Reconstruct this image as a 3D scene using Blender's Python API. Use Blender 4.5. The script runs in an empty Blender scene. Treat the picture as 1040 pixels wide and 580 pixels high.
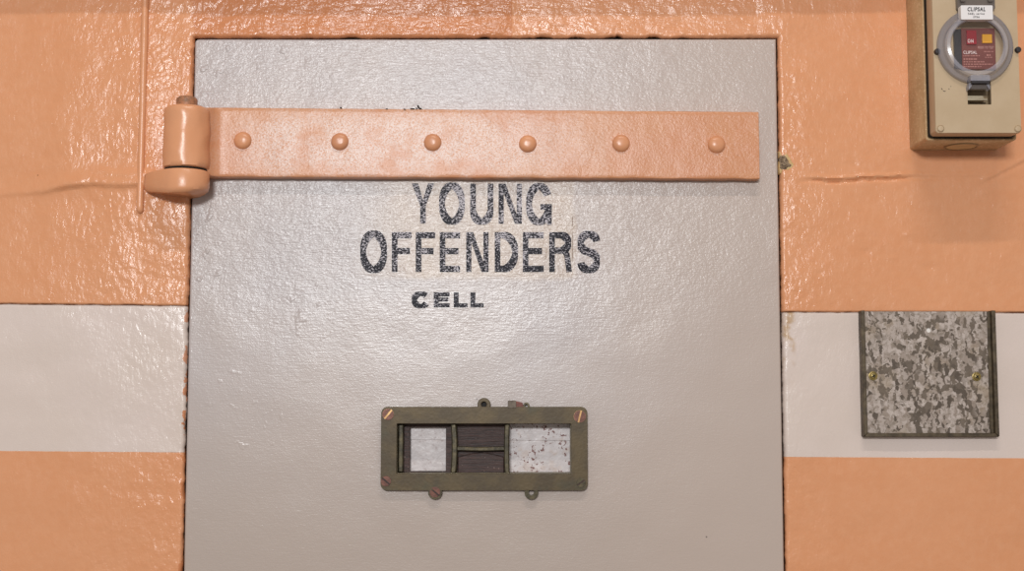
import bpy, bmesh, math, random
from mathutils import Vector, Matrix, noise as mn

random.seed(7)
scene = bpy.context.scene
col = scene.collection
PI = math.pi

# ------------------------------------------------------------------ camera
F = 1304.35            # focal length in pixels of the 1040 px wide frame
D = 1.5                # camera to wall
ZC = 1.5               # camera height
TH = math.atan(114.0 / F)   # looking slightly up
cam_d = bpy.data.cameras.new('camera')
cam_d.sensor_width = 36.0
cam_d.lens = 36.0 * F / 1040.0
cam_d.clip_start = 0.02
cam = bpy.data.objects.new('camera', cam_d)
cam.location = (0, -D, ZC)
cam.rotation_euler = (PI / 2 + TH, 0, 0)
col.objects.link(cam)
scene.camera = cam


def W(px, py, Y=0.0):
    """photo measurement -> (x, z) on the vertical plane y = Y"""
    a, b = px - 520.0, 290.0 - py
    dy = F * math.cos(TH) - b * math.sin(TH)
    dz = F * math.sin(TH) + b * math.cos(TH)
    t = (Y + D) / dy
    return (a * t, ZC + dz * t)


def WX(px, py, Y=0.0): return W(px, py, Y)[0]
def WZ(px, py, Y=0.0): return W(px, py, Y)[1]


PXM = D / F            # metres per pixel on the wall


# ------------------------------------------------------------------ objects
def lin(c):
    return tuple(((v / 255.0) / 12.92 if v / 255.0 <= 0.04045 else ((v / 255.0 + 0.055) / 1.055) ** 2.4) for v in c) + (1.0,)


def link(o, parent=None):
    col.objects.link(o)
    if parent is not None:
        o.parent = parent
    return o


def finish(bm, name, mat, parent=None, smooth=None, bevel=0.0, seg=2, origin=None):
    """bmesh -> one mesh object. smooth = angle in degrees for smooth shading"""
    bmesh.ops.recalc_face_normals(bm, faces=bm.faces[:])
    me = bpy.data.meshes.new(name)
    if origin is not None:
        bmesh.ops.translate(bm, verts=bm.verts[:], vec=-Vector(origin))
    bm.to_mesh(me)
    bm.free()
    if not isinstance(mat, (list, tuple)):
        mat = [mat]
    for m in mat:
        me.materials.append(m)
    o = bpy.data.objects.new(name, me)
    link(o, parent)
    if origin is not None:
        o.location = origin
    if bevel > 0:
        b = o.modifiers.new('bevel', 'BEVEL')
        b.width = bevel
        b.segments = seg
        b.limit_method = 'ANGLE'
        b.angle_limit = math.radians(40)
        if smooth is None:
            smooth = 40
    if smooth is not None:
        for p in me.polygons:
            p.use_smooth = True
        try:
            me.set_sharp_from_angle(angle=math.radians(smooth))
        except Exception:
            pass
    return o


def empty(name, loc, parent=None):
    o = bpy.data.objects.new(name, None)
    o.empty_display_size = 0.05
    o.location = loc
    return link(o, parent)


def tag(o, label=None, cat=None, group=None, kind=None):
    if label: o['label'] = label
    if cat: o['category'] = cat
    if group: o['group'] = group
    if kind: o['kind'] = kind
    return o


def plate(loops, y0, y1, bm=None, mi=0):
    """flat outlines (x, z) with holes, extruded along y from y0 (front) to y1 (back)"""
    if bm is None:
        bm = bmesh.new()
    tmp = bmesh.new()
    es = []
    for lp in loops:
        vs = [tmp.verts.new((p[0], y0, p[1])) for p in lp]
        for i in range(len(vs)):
            es.append(tmp.edges.new((vs[i], vs[(i + 1) % len(vs)])))
    bmesh.ops.triangle_fill(tmp, use_beauty=True, use_dissolve=False, edges=es)
    r = bmesh.ops.extrude_face_region(tmp, geom=tmp.faces[:])
    bmesh.ops.translate(tmp, vec=(0, y1 - y0, 0), verts=[g for g in r['geom'] if isinstance(g, bmesh.types.BMVert)])
    bmesh.ops.recalc_face_normals(tmp, faces=tmp.faces[:])
    append(bm, tmp, mi)
    return bm


def append(bm, tmp, mi=0):
    vm = {}
    for v in tmp.verts:
        vm[v] = bm.verts.new(v.co)
    for f in tmp.faces:
        try:
            nf = bm.faces.new([vm[v] for v in f.verts])
            nf.material_index = mi
        except ValueError:
            pass
    tmp.free()


def rrect(x0, z0, x1, z1, r, n=5):
    pts = []
    for cx, cz, a0 in ((x1 - r, z1 - r, 0), (x0 + r, z1 - r, 90), (x0 + r, z0 + r, 180), (x1 - r, z0 + r, 270)):
        for k in range(n + 1):
            a = math.radians(a0 + 90.0 * k / n)
            pts.append((cx + r * math.cos(a), cz + r * math.sin(a)))
    return pts


def circ(cx, cz, r, n=24, a0=0.0):
    return [(cx + r * math.cos(a0 + 2 * PI * k / n), cz + r * math.sin(a0 + 2 * PI * k / n)) for k in range(n)]


def prect(px0, py0, px1, py1, Y):
    """measured rectangle -> x0, z0, x1, z1 on plane Y (upright)"""
    pm, qm = (px0 + px1) / 2, (py0 + py1) / 2
    return (WX(px0, qm, Y), WZ(pm, py1, Y), WX(px1, qm, Y), WZ(pm, py0, Y))


def lathe(profile, axis, center, n=32, bm=None, mi=0, cap=True):
    """profile [(r, h)] turned about axis 'Y' (h towards the viewer, -y) or 'Z' (h up)"""
    if bm is None:
        bm = bmesh.new()
    tmp = bmesh.new()
    rings = []
    cx, cy, cz = center
    for r, h in profile:
        ring = []
        if r < 1e-7:
            p = (cx, cy - h, cz) if axis == 'Y' else (cx, cy, cz + h)
            ring = [tmp.verts.new(p)]
        else:
            for k in range(n):
                a = 2 * PI * k / n
                c, s = r * math.cos(a), r * math.sin(a)
                ring.append(tmp.verts.new((cx + c, cy - h, cz + s) if axis == 'Y' else (cx + c, cy + s, cz + h)))
        rings.append(ring)
    for a, b in zip(rings, rings[1:]):
        if len(a) == 1 and len(b) == 1: continue
        for k in range(n):
            k2 = (k + 1) % n
            if len(a) == 1: tmp.faces.new((a[0], b[k], b[k2]))
            elif len(b) == 1: tmp.faces.new((a[k], a[k2], b[0]))
            else: tmp.faces.new((a[k], a[k2], b[k2], b[k]))
    if cap:
        for r in (rings[0], rings[-1]):
            if len(r) > 2:
                tmp.faces.new(r)
    bmesh.ops.recalc_face_normals(tmp, faces=tmp.faces[:])
    append(bm, tmp, mi)
    return bm


def tube(pts, rad, n=10, bm=None, mi=0):
    if bm is None:
        bm = bmesh.new()
    tmp = bmesh.new()
    P = [Vector(p) for p in pts]
    rings = []
    for i, p in enumerate(P):
        t = (P[min(i + 1, len(P) - 1)] - P[max(i - 1, 0)]).normalized()
        u = t.cross(Vector((0, 1, 0)))
        if u.length < 1e-3: u = t.cross(Vector((1, 0, 0)))
        u.normalize()
        v = t.cross(u).normalized()
        r = rad[i] if isinstance(rad, (list, tuple)) else rad
        rings.append([tmp.verts.new(p + u * r * math.cos(2 * PI * k / n) + v * r * math.sin(2 * PI * k / n)) for k in range(n)])
    for a, b in zip(rings, rings[1:]):
        for k in range(n):
            tmp.faces.new((a[k], a[(k + 1) % n], b[(k + 1) % n], b[k]))
    tmp.faces.new(rings[0]); tmp.faces.new(rings[-1])
    bmesh.ops.recalc_face_normals(tmp, faces=tmp.faces[:])
    append(bm, tmp, mi)
    return bm


# ------------------------------------------------------------------ materials
class NT:
    def __init__(self, name):
        self.m = bpy.data.materials.new(name)
        self.m.use_nodes = True
        self.t = self.m.node_tree
        self.t.nodes.clear()
        self.out = self.t.nodes.new('ShaderNodeOutputMaterial')
        self.b = self.t.nodes.new('ShaderNodeBsdfPrincipled')
        self.t.links.new(self.b.outputs[0], self.out.inputs[0])
        g = self.t.nodes.new('ShaderNodeNewGeometry')
        self.pos = g.outputs['Position']
        s = self.t.nodes.new('ShaderNodeSeparateXYZ')
        self.t.links.new(self.pos, s.inputs[0])
        self.x, self.y, self.z = s.outputs

    def put(self, sock, v):
        if isinstance(v, bpy.types.NodeSocket): self.t.links.new(v, sock)
        elif v is not None: sock.default_value = v

    def math(self, op, a, b=None, c=None, clamp=False):
        n = self.t.nodes.new('ShaderNodeMath')
        n.operation = op
        n.use_clamp = clamp
        self.put(n.inputs[0], a); self.put(n.inputs[1], b)
        if c is not None: self.put(n.inputs[2], c)
        return n.outputs[0]

    def add(self, a, b): return self.math('ADD', a, b)
    def sub(self, a, b): return self.math('SUBTRACT', a, b)
    def mul(self, a, b): return self.math('MULTIPLY', a, b)

    def ramp(self, v, a, b, o0=0.0, o1=1.0, smooth=True):
        n = self.t.nodes.new('ShaderNodeMapRange')
        n.interpolation_type = 'SMOOTHSTEP' if smooth else 'LINEAR'
        self.put(n.inputs[0], v)
        for i, q in enumerate((a, b, o0, o1)): self.put(n.inputs[1 + i], q)
        return n.outputs[0]

    def map(self, scale=(1, 1, 1), rot=(0, 0, 0), vec=None, loc=(0, 0, 0)):
        n = self.t.nodes.new('ShaderNodeMapping')
        self.t.links.new(vec or self.pos, n.inputs[0])
        n.inputs['Location'].default_value = loc
        n.inputs['Rotation'].default_value = rot
        n.inputs['Scale'].default_value = scale
        return n.outputs[0]

    def noise(self, scale, detail=2.0, rough=0.5, vec=None, dist=0.0, color=False):
        n = self.t.nodes.new('ShaderNodeTexNoise')
        self.t.links.new(vec or self.pos, n.inputs['Vector'])
        n.inputs['Scale'].default_value = scale
        n.inputs['Detail'].default_value = detail
        n.inputs['Roughness'].default_value = rough
        n.inputs['Distortion'].default_value = dist
        return n.outputs[1 if color else 0]

    def voro(self, scale, vec=None, feature='F1', out=0, rnd=1.0):
        n = self.t.nodes.new('ShaderNodeTexVoronoi')
        n.feature = feature
        self.t.links.new(vec or self.pos, n.inputs['Vector'])
        n.inputs['Scale'].default_value = scale
        n.inputs['Randomness'].default_value = rnd
        return n.outputs[out]

    def mix(self, f, a, b):
        n = self.t.nodes.new('ShaderNodeMix')
        n.data_type = 'RGBA'
        self.put(n.inputs[0], f)
        self.put(n.inputs[6], a); self.put(n.inputs[7], b)
        return n.outputs[2]

    def bump(self, h, dist, strength=1.0, normal=None):
        n = self.t.nodes.new('ShaderNodeBump')
        self.put(n.inputs['Height'], h)
        self.put(n.inputs['Strength'], strength)
        n.inputs['Distance'].default_value = dist
        if normal is not None: self.t.links.new(normal, n.inputs['Normal'])
        return n.outputs[0]

    def vadd(self, v, c, amt):
        """vec + (c-0.5)*amt"""
        n = self.t.nodes.new('ShaderNodeVectorMath'); n.operation = 'MULTIPLY_ADD'
        self.t.links.new(c, n.inputs[0])
        n.inputs[1].default_value = (amt, amt, amt)
        self.t.links.new(v, n.inputs[2])
        return n.outputs[0]

    def set(self, **k):
        names = dict(color='Base Color', rough='Roughness', metal='Metallic', spec='Specular IOR Level', normal='Normal',
                     trans='Transmission Weight', ior='IOR', alpha='Alpha', coat='Coat Weight', coat_rough='Coat Roughness')
        for a, v in k.items():
            self.put(self.b.inputs[names[a]], v)
        return self.m


ORANGE = lin((218, 153, 111))
ORANGE_D = lin((186, 114, 72))
ORANGE_STRAP = lin((202, 140, 98))
WHITE_B = lin((216, 199, 190))
GREY_DOOR = lin((183, 173, 171))


def bands(nt):
    """top and bottom edge (z as a function of x) of the pale band, different either side of the door"""
    def line(p, q):
        (xa, za), (xb, zb) = W(*p), W(*q)
        s = (zb - za) / (xb - xa)
        return s, za - s * xa
    res = []
    side = nt.math('GREATER_THAN', nt.x, 0.0)
    for L, R in ((((0, 308.5), (188, 310.5)), ((800, 317.0), (1040, 317.5))), (((0, 458), (186, 459.5)), ((798, 464), (1040, 465.5)))):
        sl, il = line(*L); sr, ir = line(*R)
        zl = nt.math('MULTIPLY_ADD', nt.x, sl, il)
        zr = nt.math('MULTIPLY_ADD', nt.x, sr, ir)
        res.append(nt.add(nt.mul(side, zr), nt.mul(nt.sub(1.0, side), zl)))
    return res


# ---- wall paint
def mat_wall():
    nt = NT('wall_paint')
    zt, zb = bands(nt)
    wob = nt.mul(nt.sub(nt.noise(35, 3), 0.5), 0.003)
    zt = nt.add(zt, wob)
    zb = nt.add(zb, nt.mul(wob, 0.35))
    wm = nt.mul(nt.ramp(nt.sub(zt, nt.z), -0.0002, 0.0004), nt.ramp(nt.sub(nt.z, zb), -0.0003, 0.0003))
    big = nt.noise(7, 3, 0.55)
    fine = nt.noise(90, 3, 0.6)
    orange = nt.mix(nt.ramp(big, 0.3, 0.7), ORANGE, lin((216, 149, 106)))
    orange = nt.mix(nt.ramp(fine, 0.35, 0.75, 0.0, 0.35), orange, lin((223, 163, 123)))
    # warmer around the door's frame on the right and lower left where the coat is thicker
    white = nt.mix(nt.ramp(big, 0.3, 0.7), WHITE_B, lin((212, 195, 184)))
    dr = nt.ramp(nt.math('ABSOLUTE', nt.sub(nt.x, WX(801, 350))), 0.003, 0.010, 1.0, 0.0)
    dz = nt.ramp(nt.z, WZ(800, 400), WZ(800, 345))
    white = nt.mix(nt.mul(nt.mul(dr, nt.mul(dz, 0.75)), nt.ramp(nt.noise(60, 3), 0.42, 0.62)), white, lin((176, 138, 88)))
    c = nt.mix(wm, orange, white)
    # dirt in the joint over the pale band
    dl = nt.ramp(nt.math('ABSOLUTE', nt.sub(nt.z, zt)), 0.0004, 0.0015, 1.0, 0.0)
    dn = nt.ramp(nt.noise(55, 3, 0.6, vec=nt.map((1, 1, 0.2))), 0.40, 0.60, 0.25, 0.9)
    c = nt.mix(nt.mul(dl, dn), c, lin((122, 70, 38)))
    # specks
    sp = nt.ramp(nt.voro(26, out=0), 0.025, 0.035, 1.0, 0.0)
    sp = nt.mul(sp, nt.math('GREATER_THAN', nt.noise(14, 0), 0.56))
    c = nt.mix(nt.mul(sp, 0.75), c, lin((95, 60, 40)))
    # thick orange runs along the left edge of the opening
    (xa, za), (xb, zb2) = W(186.5, 579), W(197.5, 60)
    sl_ = (xb - xa) / (zb2 - za)
    ex = nt.sub(nt.math('MULTIPLY_ADD', nt.z, sl_, xa - sl_ * za), nt.x)
    ew = nt.ramp(nt.noise(48, 3, 0.6), 0.42, 0.68, 0.0002, 0.0068)
    em = nt.mul(nt.ramp(nt.sub(ew, ex), -0.0003, 0.0003), nt.math('LESS_THAN', nt.x, 0.0))
    em = nt.mul(em, nt.ramp(nt.z, WZ(190, 470), WZ(190, 330), 1.0, 0.75))
    c = nt.mix(em, c, lin((200, 128, 84)))
    # grime in the gap around the door
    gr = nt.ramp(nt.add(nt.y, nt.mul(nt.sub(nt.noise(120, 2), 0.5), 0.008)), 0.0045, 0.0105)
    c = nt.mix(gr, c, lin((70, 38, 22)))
    # relief of the many coats of paint
    xl = nt.ramp(nt.x, WX(20, 150), WX(180, 150), 0.28, 1.0)
    xr = nt.ramp(nt.x, WX(795, 150), WX(860, 150), 0.75, 0.32)
    side = nt.math('GREATER_THAN', nt.x, WX(600, 20))
    m = nt.add(nt.mul(side, xr), nt.mul(nt.sub(1.0, side), xl))
    mtop = nt.ramp(nt.z, WZ(520, 450), WZ(520, 300), 0.6, 1.0)
    m = nt.mul(m, mtop)
    m = nt.mul(m, nt.ramp(wm, 0, 1, 1.0, 0.55))
    st = nt.noise(1.0, 2, 0.5, vec=nt.map((165, 165, 75), (0, math.radians(-30), 0)), dist=0.4)
    sth = nt.noise(1.0, 2, 0.55, vec=nt.map((70, 70, 230), (0, math.radians(3), 0)), dist=0.4)
    ov = nt.mul(nt.ramp(nt.x, WX(225, 20), WX(300, 20)), nt.sub(1.0, nt.ramp(nt.x, WX(760, 20), WX(800, 20))))
    ovm = nt.t.nodes.new('ShaderNodeMix'); nt.put(ovm.inputs[0], ov); nt.put(ovm.inputs[2], st); nt.put(ovm.inputs[3], sth); st = ovm.outputs[0]
    st2 = nt.noise(1.0, 1, 0.5, vec=nt.map((330, 330, 200), (0, math.radians(-20), 0)))
    lump = nt.noise(38, 2, 0.5)
    sel = nt.ramp(nt.noise(20, 2), 0.36, 0.62, 0.35, 1.0)
    h = nt.add(nt.mul(nt.mul(st, sel), 0.9), nt.add(nt.mul(st2, 0.22), nt.add(nt.mul(lump, 1.3), nt.mul(nt.noise(120, 2, 0.5), 0.55))))
    n1 = nt.bump(nt.mul(h, m), 0.0019, 1.0)
    grain = nt.noise(700, 2, 0.6)
    n2 = nt.bump(grain, 0.00018, 1.0, n1)
    return nt.set(color=c, rough=nt.ramp(nt.noise(60, 2), 0.3, 0.7, 0.18, 0.28), spec=0.42, normal=n2)


def door_bump(nt):
    up = nt.ramp(nt.z, WZ(520, 390), WZ(520, 230), 0.22, 1.0)
    rightfade = nt.ramp(nt.x, WX(600, 150), WX(780, 150), 1.0, 0.55)
    br = nt.noise(1.0, 3, 0.6, vec=nt.map((70, 70, 520), (0, math.radians(1), 0)), dist=0.3)
    iso = nt.noise(170, 3, 0.55)
    lump = nt.noise(45, 2, 0.5)
    blot = nt.ramp(nt.noise(75, 2, 0.5), 0.60, 0.72)
    blotm = nt.ramp(nt.noise(9, 1), 0.48, 0.62)
    h = nt.add(nt.mul(br, 0.42), nt.add(nt.mul(iso, 0.50), nt.add(nt.mul(lump, 0.8), nt.mul(nt.mul(blot, blotm), nt.ramp(nt.x, WX(270, 350), WX(380, 350), 0.8, 0.15)))))
    n1 = nt.bump(nt.mul(nt.mul(h, up), rightfade), 0.0010, 1.0)
    pebble = nt.mul(nt.noise(300, 2, 0.55, vec=nt.map((1, 1, 1.3))), up)
    n1 = nt.bump(pebble, 0.00034, 1.0, n1)
    grain = nt.noise(650, 2, 0.6)
    return nt.bump(grain, 0.00012, 1.0, n1)


def door_color(nt):
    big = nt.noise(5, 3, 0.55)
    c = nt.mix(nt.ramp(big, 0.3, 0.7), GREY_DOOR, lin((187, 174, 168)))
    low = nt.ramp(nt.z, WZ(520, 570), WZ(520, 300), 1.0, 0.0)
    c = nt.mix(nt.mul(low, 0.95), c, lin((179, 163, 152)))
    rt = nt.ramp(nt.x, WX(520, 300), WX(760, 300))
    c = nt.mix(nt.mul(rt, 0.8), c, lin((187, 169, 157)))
    # patch of an older coat behind the lettering
    x0, z0, x1, z1 = prect(364, 184, 584, 283, 0.003)
    wob = nt.mul(nt.sub(nt.noise(28, 3), 0.5), 0.016)
    xx, zz = nt.add(nt.x, wob), nt.add(nt.z, wob)
    pm = nt.mul(nt.mul(nt.ramp(xx, x0 - 0.02, x0 + 0.07), nt.ramp(xx, x1 - 0.004, x1 + 0.004, 1.0, 0.0)),
                nt.mul(nt.ramp(zz, z0 - 0.004, z0 + 0.004), nt.ramp(zz, z1 - 0.004, z1 + 0.02, 1.0, 0.0)))
    c = nt.mix(nt.mul(pm, nt.ramp(nt.noise(25, 3), 0.3, 0.7, 0.45, 0.8)), c, lin((192, 172, 155)))
    # rust-brown scratch at the right border of that patch and small specks
    ed = nt.ramp(nt.math('ABSOLUTE', nt.sub(nt.x, WX(581.5, 235, 0.003))), 0.0003, 0.0010, 1.0, 0.0)
    ez = nt.mul(nt.ramp(nt.z, WZ(580, 276, .003), WZ(580, 270, .003)), nt.ramp(nt.z, WZ(580, 208, .003), WZ(580, 203, .003), 1.0, 0.0))
    en = nt.ramp(nt.noise(60, 3), 0.42, 0.55)
    c = nt.mix(nt.mul(nt.mul(ed, ez), nt.mul(en, 0.8)), c, lin((120, 95, 72)))
    st = nt.ramp(nt.noise(70, 3, 0.6, vec=nt.map((1.6, 1, 0.7))), 0.64, 0.72)
    c = nt.mix(nt.mul(nt.mul(st, pm), 0.5), c, lin((140, 112, 86)))
    sp = nt.ramp(nt.voro(22), 0.018, 0.026, 1.0, 0.0)
    sp = nt.mul(sp, nt.math('GREATER_THAN', nt.noise(11, 0), 0.52))
    c = nt.mix(nt.mul(sp, 0.7), c, lin((82, 72, 66)))
    return c


def mat_door():
    nt = NT('door_paint')
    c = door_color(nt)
    ed = nt.ramp(nt.y, 0.006, 0.010)
    c = nt.mix(ed, c, lin((70, 50, 38)))
    return nt.set(color=c, rough=0.27, spec=0.55, normal=door_bump(nt))


def mat_letter():
    nt = NT('stencil_paint')
    a = nt.noise(1.0, 2, 0.6, vec=nt.map((380, 380, 640)), dist=0.6)
    big = nt.noise(45, 2, 0.5)
    low = nt.ramp(nt.z, WZ(480, 312, .003), WZ(480, 190, .003), 0.06, -0.02)
    v = nt.add(nt.add(a, nt.mul(nt.sub(big, 0.5), 0.35)), low)
    k = nt.ramp(v, 0.41, 0.50)
    c = nt.mix(nt.ramp(nt.noise(500, 2), 0.3, 0.7), lin((16, 15, 22)), lin((36, 33, 42)))
    c = nt.mix(k, lin((172, 163, 168)), c)
    return nt.set(color=c, rough=0.35, spec=nt.ramp(k, 0, 1, 0.5, 0.12), normal=door_bump(nt))


def mat_orange(name, base, amp=1.0, pit=1.0, sheen=0.0):
    nt = NT(name)
    big = nt.noise(16, 3, 0.55)
    c = nt.mix(nt.ramp(big, 0.3, 0.7), base, lin((202, 137, 98)) if sheen > 0 else ORANGE)
    if sheen > 0:   # painted-in sheen plus chalky wear of the top coat, middle of the strap
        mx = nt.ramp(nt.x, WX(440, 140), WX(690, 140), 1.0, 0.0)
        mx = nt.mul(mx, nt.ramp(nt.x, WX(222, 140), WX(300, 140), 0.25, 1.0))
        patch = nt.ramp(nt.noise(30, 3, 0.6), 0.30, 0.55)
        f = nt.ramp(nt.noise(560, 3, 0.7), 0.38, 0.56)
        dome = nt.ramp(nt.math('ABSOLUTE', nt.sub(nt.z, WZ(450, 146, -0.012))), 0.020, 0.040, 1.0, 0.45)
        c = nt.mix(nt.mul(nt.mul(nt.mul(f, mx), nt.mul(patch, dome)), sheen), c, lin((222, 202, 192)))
        sp = nt.ramp(nt.noise(300, 3, 0.65), 0.66, 0.74)
        c = nt.mix(nt.mul(sp, 0.45), c, lin((140, 84, 56)))
    h = nt.add(nt.mul(nt.noise(60, 2), 0.9 * amp), nt.mul(nt.noise(380, 3, 0.65), 0.42 * pit))
    n1 = nt.bump(h, 0.0010, 1.0)
    return nt.set(color=c, rough=0.30, spec=0.5, normal=n1)


def mat_plain(name, c1, c2=None, rough=0.5, metal=0.0, nscale=40, bump=0.0, bscale=200, spec=0.5):
    nt = NT(name)
    c = lin(c1)
    if c2 is not None:
        c = nt.mix(nt.ramp(nt.noise(nscale, 4, 0.6), 0.32, 0.68), lin(c1), lin(c2))
    k = dict(color=c, rough=rough, metal=metal, spec=spec)
    if bump > 0: k['normal'] = nt.bump(nt.noise(bscale, 3, 0.6), bump)
    return nt.set(**k)


def mat_bronze():
    nt = NT('old_bronze')
    c = nt.mix(nt.ramp(nt.noise(45, 4, 0.6), 0.35, 0.65), lin((82, 67, 41)), lin((68, 55, 35)))
    c = nt.mix(nt.mul(nt.ramp(nt.noise(22, 3, 0.6), 0.52, 0.76), 0.8), c, lin((58, 57, 42)))
    c = nt.mix(nt.ramp(nt.noise(170, 3, 0.6), 0.68, 0.76), c, lin((44, 36, 28)))
    g = nt.t.nodes.new('ShaderNodeNewGeometry')
    ed = nt.ramp(g.outputs['Pointiness'], 0.53, 0.60)
    c = nt.mix(nt.mul(ed, 0.5), c, lin((128, 118, 92)))  # bevel highlight painted in as lighter colour on raised edges
    return nt.set(color=c, rough=0.45, metal=0.35, normal=nt.bump(nt.noise(300, 2, 0.5), 0.00012))


def mat_wood():
    nt = NT('dark_wood')
    g = nt.noise(1.0, 4, 0.65, vec=nt.map((45, 45, 700)), dist=0.5)
    c = nt.mix(nt.ramp(g, 0.3, 0.7), lin((42, 27, 22)), lin((76, 50, 43)))
    c = nt.mix(nt.ramp(nt.noise(300, 2), 0.70, 0.74), c, lin((150, 125, 115)))
    return nt.set(color=c, rough=0.55, normal=nt.bump(g, 0.0006))


def mat_back():
    nt = NT('rust_specked_white_paint')
    c = nt.mix(nt.ramp(nt.noise(60, 3), 0.35, 0.65), lin((214, 204, 202)), lin((202, 192, 190)))
    rm = nt.ramp(nt.x, WX(452, 455, .02), WX(530, 455, .02), 0.25, 1.0)
    v = nt.noise(260, 3, 0.6, dist=0.4)
    k = nt.ramp(v, 0.575, 0.615)
    k = nt.mul(k, nt.mul(rm, nt.ramp(nt.noise(70, 1), 0.40, 0.52)))
    halo = nt.mul(nt.mul(nt.ramp(nt.noise(90, 3), 0.50, 0.70), rm), 0.35)
    c = nt.mix(halo, c, lin((190, 160, 138)))
    c = nt.mix(k, c, lin((108, 50, 34)))
    return nt.set(color=c, rough=0.35, normal=nt.bump(nt.noise(110, 3, 0.55), 0.0006))


def mat_galv():
    nt = NT('galvanised_spangle')
    wv = nt.vadd(nt.pos, nt.noise(150, 3, 0.6, color=True), 0.011)
    va = nt.map((215, 215, 105), (0, math.radians(38), 0), vec=wv)
    vb = nt.map((205, 205, 110), (0, math.radians(-42), 0), vec=wv)
    ca, cb = nt.voro(1.0, vec=va, out=1), nt.voro(1.0, vec=vb, out=1)
    pick = nt.ramp(nt.noise(70, 1), 0.48, 0.52)
    cell = nt.mix(pick, ca, cb)
    s = nt.t.nodes.new('ShaderNodeSeparateColor'); nt.t.links.new(cell, s.inputs[0])
    r1, r2 = s.outputs[0], s.outputs[1]
    big = nt.noise(22, 2, 0.5)
    cz = WZ(943, 378); cx = WX(943, 378)
    d = nt.math('SQRT', nt.add(nt.math('POWER', nt.sub(nt.x, cx), 2.0), nt.math('POWER', nt.sub(nt.z, cz), 2.0)))
    mid = nt.ramp(d, 0.02, 0.085, 0.10, -0.14)
    dark = nt.ramp(nt.add(nt.add(r1, mid), nt.mul(nt.sub(big, 0.5), 0.5)), 0.60, 0.70)
    c = nt.mix(r2, lin((148, 132, 120)), lin((188, 174, 165)))
    c = nt.mix(nt.mul(nt.ramp(nt.noise(230, 3, 0.6, vec=wv), 0.45, 0.7), 0.75), c, lin((116, 102, 86)))
    c = nt.mix(nt.mul(nt.ramp(nt.noise(30, 3), 0.5, 0.7), 0.45), c, lin((150, 128, 98)))
    c = nt.mix(nt.mul(dark, 0.85), c, nt.mix(r2, lin((64, 52, 39)), lin((94, 79, 62))))
    return nt.set(color=c, rough=0.50, metal=0.12, normal=nt.bump(r1, 0.0002))


def mat_box_side():
    nt = NT('bounce_tinted_cream')
    c = nt.mix(nt.ramp(nt.noise(30, 4, 0.6), 0.35, 0.65), lin((196, 160, 118)), lin((180, 144, 102)))  # tan includes the orange bounce light on the box sides
    v = nt.noise(1.0, 3, 0.65, vec=nt.map((260, 260, 420)))
    c = nt.mix(nt.mul(nt.ramp(v, 0.54, 0.66), 0.7), c, lin((222, 192, 152)))
    c = nt.mix(nt.mul(nt.ramp(nt.noise(18, 3), 0.55, 0.7), 0.35), c, lin((140, 108, 76)))
    return nt.set(color=c, rough=0.5, normal=nt.bump(nt.noise(300, 2), 0.0003))


M_WALL = mat_wall()
M_DOOR = mat_door()
M_LET = mat_letter()
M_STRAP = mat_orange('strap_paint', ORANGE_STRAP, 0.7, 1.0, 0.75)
M_OR = mat_orange('hinge_paint', lin((216, 153, 112)), 0.8, 0.2)
M_RIVET = mat_orange('rivet_paint', lin((202, 139, 102)), 0.4, 0.2)
M_BRONZE = mat_bronze()
M_BRONZE_B = mat_plain('worn_bronze', (84, 74, 52), (52, 46, 32), 0.4, 0.5, 120, 0.0002)
M_SCREW = mat_plain('copper_screw', (112, 70, 56), (84, 52, 42), 0.42, 0.4, 150, 0.0002)
M_SLOT = mat_plain('bright_slot', (214, 172, 112), (180, 136, 84), 0.35, 0.3, 200)
M_SLOTD = mat_plain('dark_slot', (70, 42, 32), (48, 30, 24), 0.6)
M_WOOD = mat_wood()
M_BACK = mat_back()
M_GALV = mat_galv()
M_GALV_E = mat_plain('tarnished_rim', (96, 82, 62), (62, 51, 37), 0.5, 0.3, 90, 0.0003)
M_BRASS = mat_plain('brass_screw', (168, 146, 86), (120, 102, 58), 0.4, 0.4, 200)
M_BLACK = mat_plain('black_rubber', (16, 13, 11), (26, 20, 16), 0.7)
M_CREAM = mat_plain('cream_plastic', (188, 164, 133), (182, 157, 125), 0.42, 0.0, 25, 0.0001, 500)
M_CREAM_D = mat_plain('shaded_cream_plastic', (168, 140, 104), (150, 122, 88), 0.5, 0.0, 40)
M_BOX = mat_box_side()
M_DKBR = mat_plain('recess_plastic', (140, 118, 88), (118, 98, 72), 0.5)
M_MAROON = mat_plain('maroon_plastic', (118, 58, 50), (110, 52, 45), 0.4, 0.0, 30)
M_CHAR = mat_plain('charcoal_plastic', (48, 42, 44), (40, 35, 37), 0.4)
M_RED = mat_plain('red_plastic', (150, 20, 34), None, 0.35)
M_YEL = mat_plain('amber_plastic', (226, 158, 26), None, 0.4)
M_LABEL = mat_plain('white_label', (226, 220, 218), None, 0.35)
M_INK = mat_plain('black_ink', (22, 18, 18), None, 0.5)
M_PINK = mat_plain('pale_print', (206, 160, 150), None, 0.5)
M_WPRINT = mat_plain('white_print', (236, 214, 210), None, 0.5)
M_WSPOT = mat_plain('white_paint_spot', (226, 220, 214), None, 0.4)
M_FLECK = mat_plain('dark_fleck', (34, 26, 24), (60, 46, 40), 0.7)
M_FLOOR = mat_plain('concrete_floor', (150, 138, 126), (128, 118, 108), 0.6, 0.0, 6, 0.001, 60)


def mat_smoke(name='smoky_clear_plastic', tint=(206, 204, 210), alpha=0.62, rough=0.12):
    nt = NT(name)
    c = nt.mix(nt.ramp(nt.noise(40, 2), 0.3, 0.7), lin(tint), lin(tuple(v - 12 for v in tint)))
    m = nt.set(color=c, rough=rough, alpha=alpha, spec=0.6)
    return m


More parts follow.
